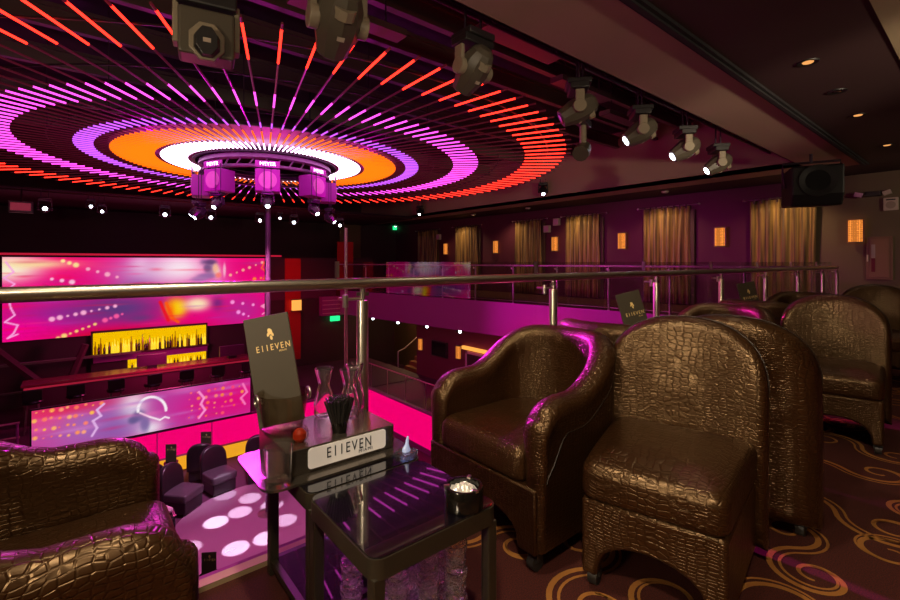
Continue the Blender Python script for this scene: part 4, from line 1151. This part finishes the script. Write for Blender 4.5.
curtain(565, 600, 216, 'golden curtain directly behind the middle glass clamp, fourth from the room corner')
curtain(643, 690, 208, 'wide golden curtain between two bright sconces')
curtain(751, 816, 199, 'widest golden curtain, partly hidden by the hanging black speaker')
def sconce(px, py, label, X=XC, w=.26, h=.50, g='sconces on the upper plum wall'):
    p = at_x(px, py, X)
    t = thing('wall_sconce', label, 'sconce', (X, p.y, p.z), PI, g)
    prof = []
    m = MB(); rr = []
    for z in (-h/2+.02, h/2-.02): rr.append([Vector((.10*math.sin(PI*j/12)*1.0, w/2*.92*math.cos(PI*j/12), z)) for j in range(13)])
    m.rings(rr); m.build('shade', E_SCON, t, ang=40)
    for z in (-h/2+.01, h/2-.01):
        MB().prism([(.112*math.sin(PI*j/12), w/2*math.cos(PI*j/12)) for j in range(13)], z-.012, z+.012, lambda a,b,q: (a,b,q)).build('rim', M_WOOD, t, smooth=False)
    for sg in (-1,1): MB().bx(-.01,.02,sg*w/2-.014,sg*w/2+.014,-h/2,h/2).build('side_trim', M_WOOD, t, smooth=False)
    MB().bx(-.10-(0),.0,-.06,.06,-.1,.1).build('backplate', M_BLACK, t, smooth=False)
    return t
for px, py, lab in ((446,249,'small glowing sconce between the two narrowest curtains'),(496,247,'small glowing sconce past the second narrow curtain'),(555,244,'glowing amber sconce below two pale speakers'),
                    (622,241,'glowing amber sconce between the fourth and fifth curtains'),(720,237,'bright amber sconce on bare plum wall beside the widest curtain'),(855.5,231,'large amber sconce on the taupe wall next to the wooden cabinet')):
    sconce(px, py, lab)
# red-lit lantern on the opposite lower side
p = at_y(296, 305, VS-.06)
t = thing('wall_sconce', 'square amber lantern on the red-lit wall above the tall menu', 'sconce', (p.x, VS-.06, p.z), -PI/2, 'sconces on the red wall')
MB().bx(0,.12,-.17,.17,-.2,.2).build('shade', E_AMB, t, smooth=False)
MB().bx(0,.13,-.20,.20,-.23,-.2).bx(0,.13,-.20,.20,.2,.23).build('rim', M_WOOD, t, smooth=False)
# pale wall speakers
for px, py, lab in ((557,222,'pale small box high on the plum wall, upper of two'),(547.5,229,'pale small box on the plum wall, lower of two, by the third curtain'),(439,237,'tiny pale box beside the narrowest curtain')):
    p = at_x(px, py, XC+.06); o = MB().bx(-.06,.06,-.12,.12,-.12,.12).build('wall_speaker', M_CREAM, smooth=False, bevel=.01, loc=(XC+.04,p.y,p.z)); tag(o, lab, 'speaker', 'small pale wall boxes')
    MB().bx(-.066,-.06,-.09,.09,-.09,.09).build('grille', M_PALE, o, smooth=False)
p = at_x(891, 204, UW-.03)
o = MB().bx(-.04,.03,-.11,.11,-.13,.13).build('wall_speaker', M_CREAM, smooth=False, bevel=.008, loc=(UW-.03,p.y,p.z)); tag(o, 'cream square wall box with round grille above the wooden cabinet', 'speaker', 'small pale wall boxes')
MB().lathe([(0,0),(.075,0),(.075,.008),(0,.008)], (-.04,0,-.02), 20, Matrix.Rotation(-PI/2,3,'Y')).build('grille', mat('beige_grille',(.32,.26,.2),.6), o)
MB().bx(-.043,-.04,-.07,.07,.075,.10).build('slot', M_INK, o, smooth=False)
# emergency light
p = at_x(873, 194, UW-.04)
t = thing('emergency_light', 'twin-headed emergency light high on the taupe wall', 'lamp', (UW-.02, p.y, p.z))
MB().bx(-.08,.02,-.12,.12,-.05,.05).build('body', M_HEADDK, t, smooth=False, bevel=.01)
for sg in (-1,1): MB().obox((-.08, sg*.22, .0), (.08,.13,.09), Matrix.Rotation(R(18*sg),3,'X')).build('lamp_head', M_CREAM if sg < 0 else M_PALE, t, smooth=False, bevel=.008)
MB().bx(-.05,-.02,-.25,.25,-.01,.01).build('arm_bar', M_BLACK, t, smooth=False)
# wooden cabinet with a slot window
a = at_x(866.5, 237, UW-.03); b = at_x(893, 280, UW-.03)
t = thing('wall_cabinet', 'flat brown wooden wall cabinet with narrow window and handle', 'cabinet', (UW-.02, (a.y+b.y)/2, b.z))
cw = abs(a.y-b.y); ch = a.z-b.z
MB().bx(-.03,.02,-cw/2,cw/2,0,ch).build('frame', M_WOOD, t, smooth=False, bevel=.006)
dr = MB().bx(-.045,-.03,-cw/2+.05,cw/2-.05,.05,ch-.05).build('door', mat('brown_door_veneer',(.20,.105,.06),.45), t, smooth=False, bevel=.004)
MB().bx(-.049,-.045,.06,.12,.16,ch-.16).build('window', mat('pale_window',(.35,.3,.26),.2), dr, smooth=False)
MB().bx(-.052,-.049,.06,.12,.16,ch*.5).build('window_reflection', mat('wine_reflection',(.14,.02,.04),.2), dr, smooth=False).name = 'painted_reflection'  # wine reflection on the lower window, painted as a strip
MB().bx(-.065,-.045,.165,.19,ch*.42,ch*.58).build('handle', M_CREAM, dr, smooth=False, bevel=.004)
# hanging black loudspeaker
p = at_d(811, 187, 7.8)
t = thing('hanging_loudspeaker', 'large black loudspeaker hanging in front of the widest curtain', 'loudspeaker', (p.x, p.y, p.z), R(205))
MB().prism([(-.40,-.36),(.30,-.42),(.40,-.2),(.40,.36),(-.40,.36)], -.35, .35, lambda a,b,h: (a,h,b*.85)).build('cabinet', M_BLACK, t, smooth=False, bevel=.03)
MB().lathe([(.26,0),(.26,.02),(.2,.01),(.08,-.03),(0,-.02)], (.40,0,.05), 24, Matrix.Rotation(PI/2,3,'Y')).build('cone', M_BLACK, t)
MB().tube([(.0,-.37,0),(.0,-.40,.25),(.0,-.40,.42),(.0,.40,.42),(.0,.40,.25),(.0,.37,0)], .02, 8).build('bracket', M_TRUSS, t)
MB().cyl((0,0,.42),(0,0,ZC-p.z),.025,n=8).build('drop_tube', M_TRUSS, t)
# exit sign
p = at_y(397, 226, VW-.06)
t = thing('exit_sign', 'green glowing exit sign on the wall over the corner pole', 'sign', (p.x, VW-.06, p.z))
MB().bx(-.22,.22,-.03,.05,-.2,.2).build('housing', E_GREEN, t, smooth=False)
text_mesh('lettering', 'EXIT', E_WHI, t, .17, FR(0,-.032,0), 1.)
struct('wall_corner', MB().bx(9.6,10.7,VW-.12,VW-.02,0,3.0), mat('olive_brown_wall',(.16,.10,.05),.7))
# downlights
for px, py, lit, lab in ((808,62,True,'lit downlight in the dark ceiling, largest'),(837,91,False,'unlit downlight between two lit ones in the dark ceiling'),(858,115,True,'lit downlight third along the dark ceiling'),(887,145,True,'small lit downlight by the far end of the dark ceiling')):
    p = at_z(px, py, ZC)
    t = thing('downlight', lab, 'downlight', (p.x, p.y, ZC), 0, 'recessed downlights')
    MB().lathe([(.06,.0),(.088,.0),(.084,-.010),(.06,-.006),(.04,.0)], n=24, caps=(False,False)).build('trim_ring', M_BLACK, t)
    MB().lathe([(0,-.002),(.045,-.002),(.04,-.008),(0,-.010)], n=20).build('bulb', E_DOWN if lit else M_BLACKGLOSS, t)
# extra ones over the seats (above the frame)
for k, x in enumerate((.35, 2.75)):
    t = thing('downlight', ['lit downlight above the ashtray table','lit downlight above the second armchair group'][k], 'downlight', (x, 1.15, ZC), 0, 'recessed downlights')
    MB().lathe([(.06,.0),(.088,.0),(.084,-.010),(.06,-.006),(.04,.0)], n=24, caps=(False,False)).build('trim_ring', M_BLACK, t)
    MB().lathe([(0,-.002),(.045,-.002),(.04,-.008),(0,-.010)], n=20).build('bulb', E_DOWN, t)
for px, py, X, lab in ((665,193,11.9,'small white ceiling detector past the fifth curtain'),(528,211,11.9,'small white ceiling detector over the third curtain'),(473,216,11.9,'small white ceiling detector over the second curtain')):
    a_, b_ = ray(px); dd = X/a_; 
    o = MB().lathe([(0,-.05),(.07,-.045),(.09,-.02),(.09,0),(0,0)], n=16).build('smoke_detector', M_CREAM, loc=(X, b_*dd, ZC)); tag(o, lab, 'detector', 'ceiling detectors')

# ------------------------------------------------------------------ lower level below the curtain balcony
for px, py, lab in ((421,344,'tall amber sconce left of the wall television downstairs'),(459,352,'tall amber sconce right of the wall television downstairs')):
    p = at_x(px, py, 9.6); sconce(px, py, lab, 9.6, .24, .44, 'sconces on the lower wine wall')
p = at_x(440, 349, 9.58)
t = thing('wall_television', 'dark television on the wine wall between two amber sconces', 'television', (9.58, p.y, p.z))
MB().bx(-.06,.018,-.42,.42,-.26,.26).build('bezel', M_BLACK, t, smooth=False, bevel=.01)
MB().bx(-.065,-.06,-.38,.38,-.22,.22).build('screen', M_SCREENOFF, t, smooth=False)
a = at_x(466, 350, 9.58); b = at_x(505, 350, 9.58)
t = thing('lit_doorway', 'doorway with a glowing orange header on the wine wall downstairs', 'doorway', (9.58, (a.y+b.y)/2, -2.9))
wd = abs(a.y-b.y)
MB().bx(-.04,.018,-wd/2,-wd/2+.08,0,1.25).bx(-.04,.018,wd/2-.08,wd/2,0,1.25).bx(-.04,.018,-wd/2,wd/2,1.17,1.25).build('frame', M_PALE, t, smooth=False)
MB().bx(-.03,.018,-wd/2+.08,wd/2-.08,0,1.17).build('door_leaf', M_WALLD, t, smooth=False)
MB().bx(-.10,.0,-wd/2-.1,wd/2+.1,1.30,1.40).build('light_header', E_AMB, t, smooth=False)
# stairs
sx = at_x(409, 372, 10.3)
t = thing('staircase', 'short lit staircase with white handrail beyond the wine wall', 'stairs', (10.3, sx.y, ZL))
yy = sx.y
for k in range(8):
    z = at_x(409, 374, 10.3).z - ZL + k*.17
    MB().bx(k*.25,k*.25+.28,-.7,.7,max(0,z-.6),z).build('tread', mat('stair_carpet',(.3,.12,.04),.8) if k == 0 else bpy.data.materials['stair_carpet'], t, smooth=False)
z0 = at_x(409, 374, 10.3).z - ZL
MB().tube([(-.05,-.72,z0),(-.05,-.72,z0+.8),(.3,-.72,z0+.9),(2.0,-.72,z0+2.0)], .025, 8).build('handrail', mat('white_rail',(.75,.65,.6),.4,.2), t)
MB().tube([(-.05,.72,z0),(-.05,.72,z0+.8),(.3,.72,z0+.9),(2.0,.72,z0+2.0)], .025, 8).build('handrail', bpy.data.materials['white_rail'], t)
# stage lights under the curtain balcony fascia
for px, py, lab in ((373,318,'stage light under the balcony fascia next to the steel post'),(398,322,'stage light under the fascia above the staircase'),(427,326,'stage light under the fascia above the first downstairs sconce'),(460,331,'bright stage light under the fascia above the second downstairs sconce')):
    p = at_x(px, py, {373:8.6, 398:8.85, 427:9.05, 460:9.25}[px])
    moving_head(p, aimcam(p, -.15), lab, .7, True, 'stage lights under the balcony fascia', top=-.9+.0, cols=DKC)
for px, py, lab in ((385,310,'pale flap under the violet fascia, above the staircase'),(441,319,'pale flap under the violet fascia, between two stage lights'),(518,329,'pale pink flap under the violet fascia, behind the armchair top')):
    p = at_x(px, py, {385:8.7, 441:9.15, 518:9.6}[px]); o = MB().obox((0,0,0),(.02,.40,.16),Matrix.Rotation(R(14),3,'X')).build('reflector_flap', M_PALE, smooth=False, loc=tuple(p)); tag(o, lab, 'panel', 'pale flaps on the fascia')
# violet sound panel at the corner and green sign under it
p = at_y(341, 305, VS-.1)
o = MB().bx(-.9,.9,-.12,.12,-.38,.38).build('violet_panel', M_FASCIA, smooth=False, loc=(p.x, VS-.12, p.z)); tag(o, 'violet slatted panel behind the steel post at the far corner', 'panel')
for k in range(4): MB().bx(-.86,.86,-.135,-.12,-.3+k*.17,-.27+k*.17).build('slat', M_PALE, o, smooth=False)
p = at_y(335, 316, VS-.14)
o = MB().bx(-.2,.2,-.03,.03,-.1,.1).build('green_sign', E_GREEN, smooth=False, loc=(p.x, VS-.14, p.z-.1)); tag(o, 'small green lit sign under the violet corner panel', 'sign')

# ------------------------------------------------------------------ lights
def lamp(kind, name, loc, col, e, size=.1, target=None, spot=60, blend=.5):
    l = bpy.data.lights.new(name, kind); l.color = col; l.energy = e
    if kind == 'AREA': l.size = size
    else: l.shadow_soft_size = size
    if kind == 'SPOT': l.spot_size = R(spot); l.spot_blend = blend
    o = bpy.data.objects.new(name, l); C.objects.link(o); o.location = loc
    if target is not None: o.rotation_euler = (Vector(target)-Vector(loc)).to_track_quat('-Z','Y').to_euler()
    return o
WARM = (1, .80, .56)
lamp('SPOT', 'ceiling_spot', (.35,1.15,2.96), WARM, 100, .06, (.9,.9,0), 110, .7)
lamp('SPOT', 'ceiling_spot', (-.6,-.4,2.95), WARM, 190, .10, (1.5,.9,.3), 85, .8)
lamp('POINT', 'unseen_warm_lamp', (-2.6, .35, 1.8), WARM, 160, .14)
lamp('SPOT', 'unseen_warm_lamp', (3.5,-2.4,2.0), WARM, 700, .12, (10.8, 8, 3.7), 34, .8)  # added spot that brightens the taupe fascia across the void
lamp('SPOT', 'ceiling_spot', (2.75,1.15,2.96), WARM, 10, .06, (2.75,1.1,0), 110, .7)
for px, py in ((808,62),(858,115),(887,145)):
    p = at_z(px, py, ZC-.06); lamp('SPOT', 'ceiling_spot', p, WARM, 6, .06, (p.x,p.y,0), 100, .7)
# added uplights behind the camera that brighten the soffit and moving heads
for x, e in ((-1.0, 150), (2.0, 260), (5.0, 260), (8.5, 160)):
    lamp('SPOT', 'unseen_warm_lamp', (x,-3.3,1.9), WARM, e*1.15, .12, (x+1.2, 2.1, 4.0), 52, .7)
lamp('SPOT', 'unseen_warm_lamp', (9.5,-2.0,2.4), WARM, 130, .12, (UW, 1.4, 1.9), 70, .8)  # added spot that warms the taupe end wall
# downlights over the walkway in front of the curtains
for y in (3.2, 6.0, 8.8, 11.6, 14.4):
    lamp('SPOT', 'walkway_lamp', (11.9, y, 2.93), (1,.62,.28), 75, .05, (12.5, y, .8), 120, .8)
lamp('SPOT', 'violet_wash', (5.0,9.5,2.2), (1,.02,.6), 26, .1, (UW,8.5,1.0), 60, .8)
lamp('SPOT', 'violet_wash', (4.6,6.4,2.4), (1,.02,.6), 20, .1, (UW,4.8,1.0), 34, .9)
lamp('SPOT', 'violet_wash', (5.0,7.5,1.8), (1,.02,.72), 620, .1, (UR,6.5,-.6), 75, .6)
# magenta beams from the lighting over the void onto the balcony seats
for tgt, e, ang in (((-.02,1.45,.45), 380, 17), ((.8,1.65,.5), 500, 9), ((1.85,1.3,.65), 5200, 12), ((4.0,1.0,.75), 4200, 14), ((2.9,1.5,.5), 700, 10), ((2.9,1.5,.5), 200, 10)):
    lamp('SPOT', 'magenta_beam', (tgt[0]*.35+1.6, 6.6, 2.75), (1,.02,.85), e*.5, .08, tgt, ang, .8)
for an in (TOCAM-R(45), TOCAM, TOCAM+R(45)):
    lamp('POINT', 'hub_lamp', (DC.x+2.2*math.cos(an), DC.y+2.2*math.sin(an), 2.6), (1,.0,.85), 26, .03)
lamp('SPOT', 'red_wash', (3.6,7.5,2.9), (1,.03,.12), 420, .1, (4.6,-.3,0), 32, .9)
lamp('SPOT', 'magenta_beam', (2.3, 14.0, .35), (1,.12,.85), 8000, .08, (.74,1.08,.24), 3.2, .5)  # added low beam that brightens the stacked glasses
for x, e in ((.35, 22), (1.6, 45), (2.75, 60), (4.2, 70), (5.6, 60), (7.2, 60)):  # added spots aimed at the handrail for its highlight
    lamp('SPOT', 'ceiling_spot', (x,1.15,2.95), WARM, e, .06, (x,1.90,1.0), 34, .8)
# light pools on the dance floor
for px, py, e in ((216,522,1.),(240,512,.6),(236,548,.8),(266,538,.8),(250,498,.5),(272,505,.5),(188,548,.5),(285,520,.5),(225,495,.3)):
    p = at_z(px, py, ZL+.04); lamp('SPOT', 'gobo_spot', (DC.x+(p.x-DC.x)*.35-.25, DC.y+(p.y-DC.y)*.35-.35, 1.9), (.88,.95,1), 6500*e, .02, p, 4.6, .25)
lamp('SPOT', 'stage_wash', (DC.x-.3, DC.y-.4, 1.9), (1,.22,.58), 1000, .2, (DC.x-.3,DC.y,ZL), 62, .5)
lamp('SPOT', 'stage_wash', (DC.x-.5, DC.y-.5, 1.8), (.85,.8,1), 700, .1, (1.9,11.8,ZL), 30, .7)
lamp('SPOT', 'red_wash', (5.,14.,1.8), (1,.02,.02), 160, .1, (6.8,VS,-.2), 50, .7)
lamp('POINT', 'lower_lamp', (8.4,7.5,-1.4), (1,.1,.25), 50, .2)
lamp('POINT', 'stair_lamp', (11.2,16.5,-1.2), (1,.6,.25), 60, .2)
lamp('POINT', 'bar_lamp', (2.0,14.6,-1.0), (1,.05,.3), 140, .2)

w = bpy.data.worlds.new('world'); S.world = w; w.use_nodes = True
w.node_tree.nodes['Background'].inputs[0].default_value = (.02,.008,.015,1); w.node_tree.nodes['Background'].inputs[1].default_value = .1
S.view_settings.view_transform = 'Standard'; S.view_settings.look = 'None'; S.view_settings.exposure = 0; S.view_settings.gamma = 1
S.view_settings.use_curve_mapping = False
S.cycles.transparent_max_bounces = 32
S.cycles.max_bounces = 20; S.cycles.transmission_bounces = 20; S.cycles.glossy_bounces = 6; S.cycles.diffuse_bounces = 4
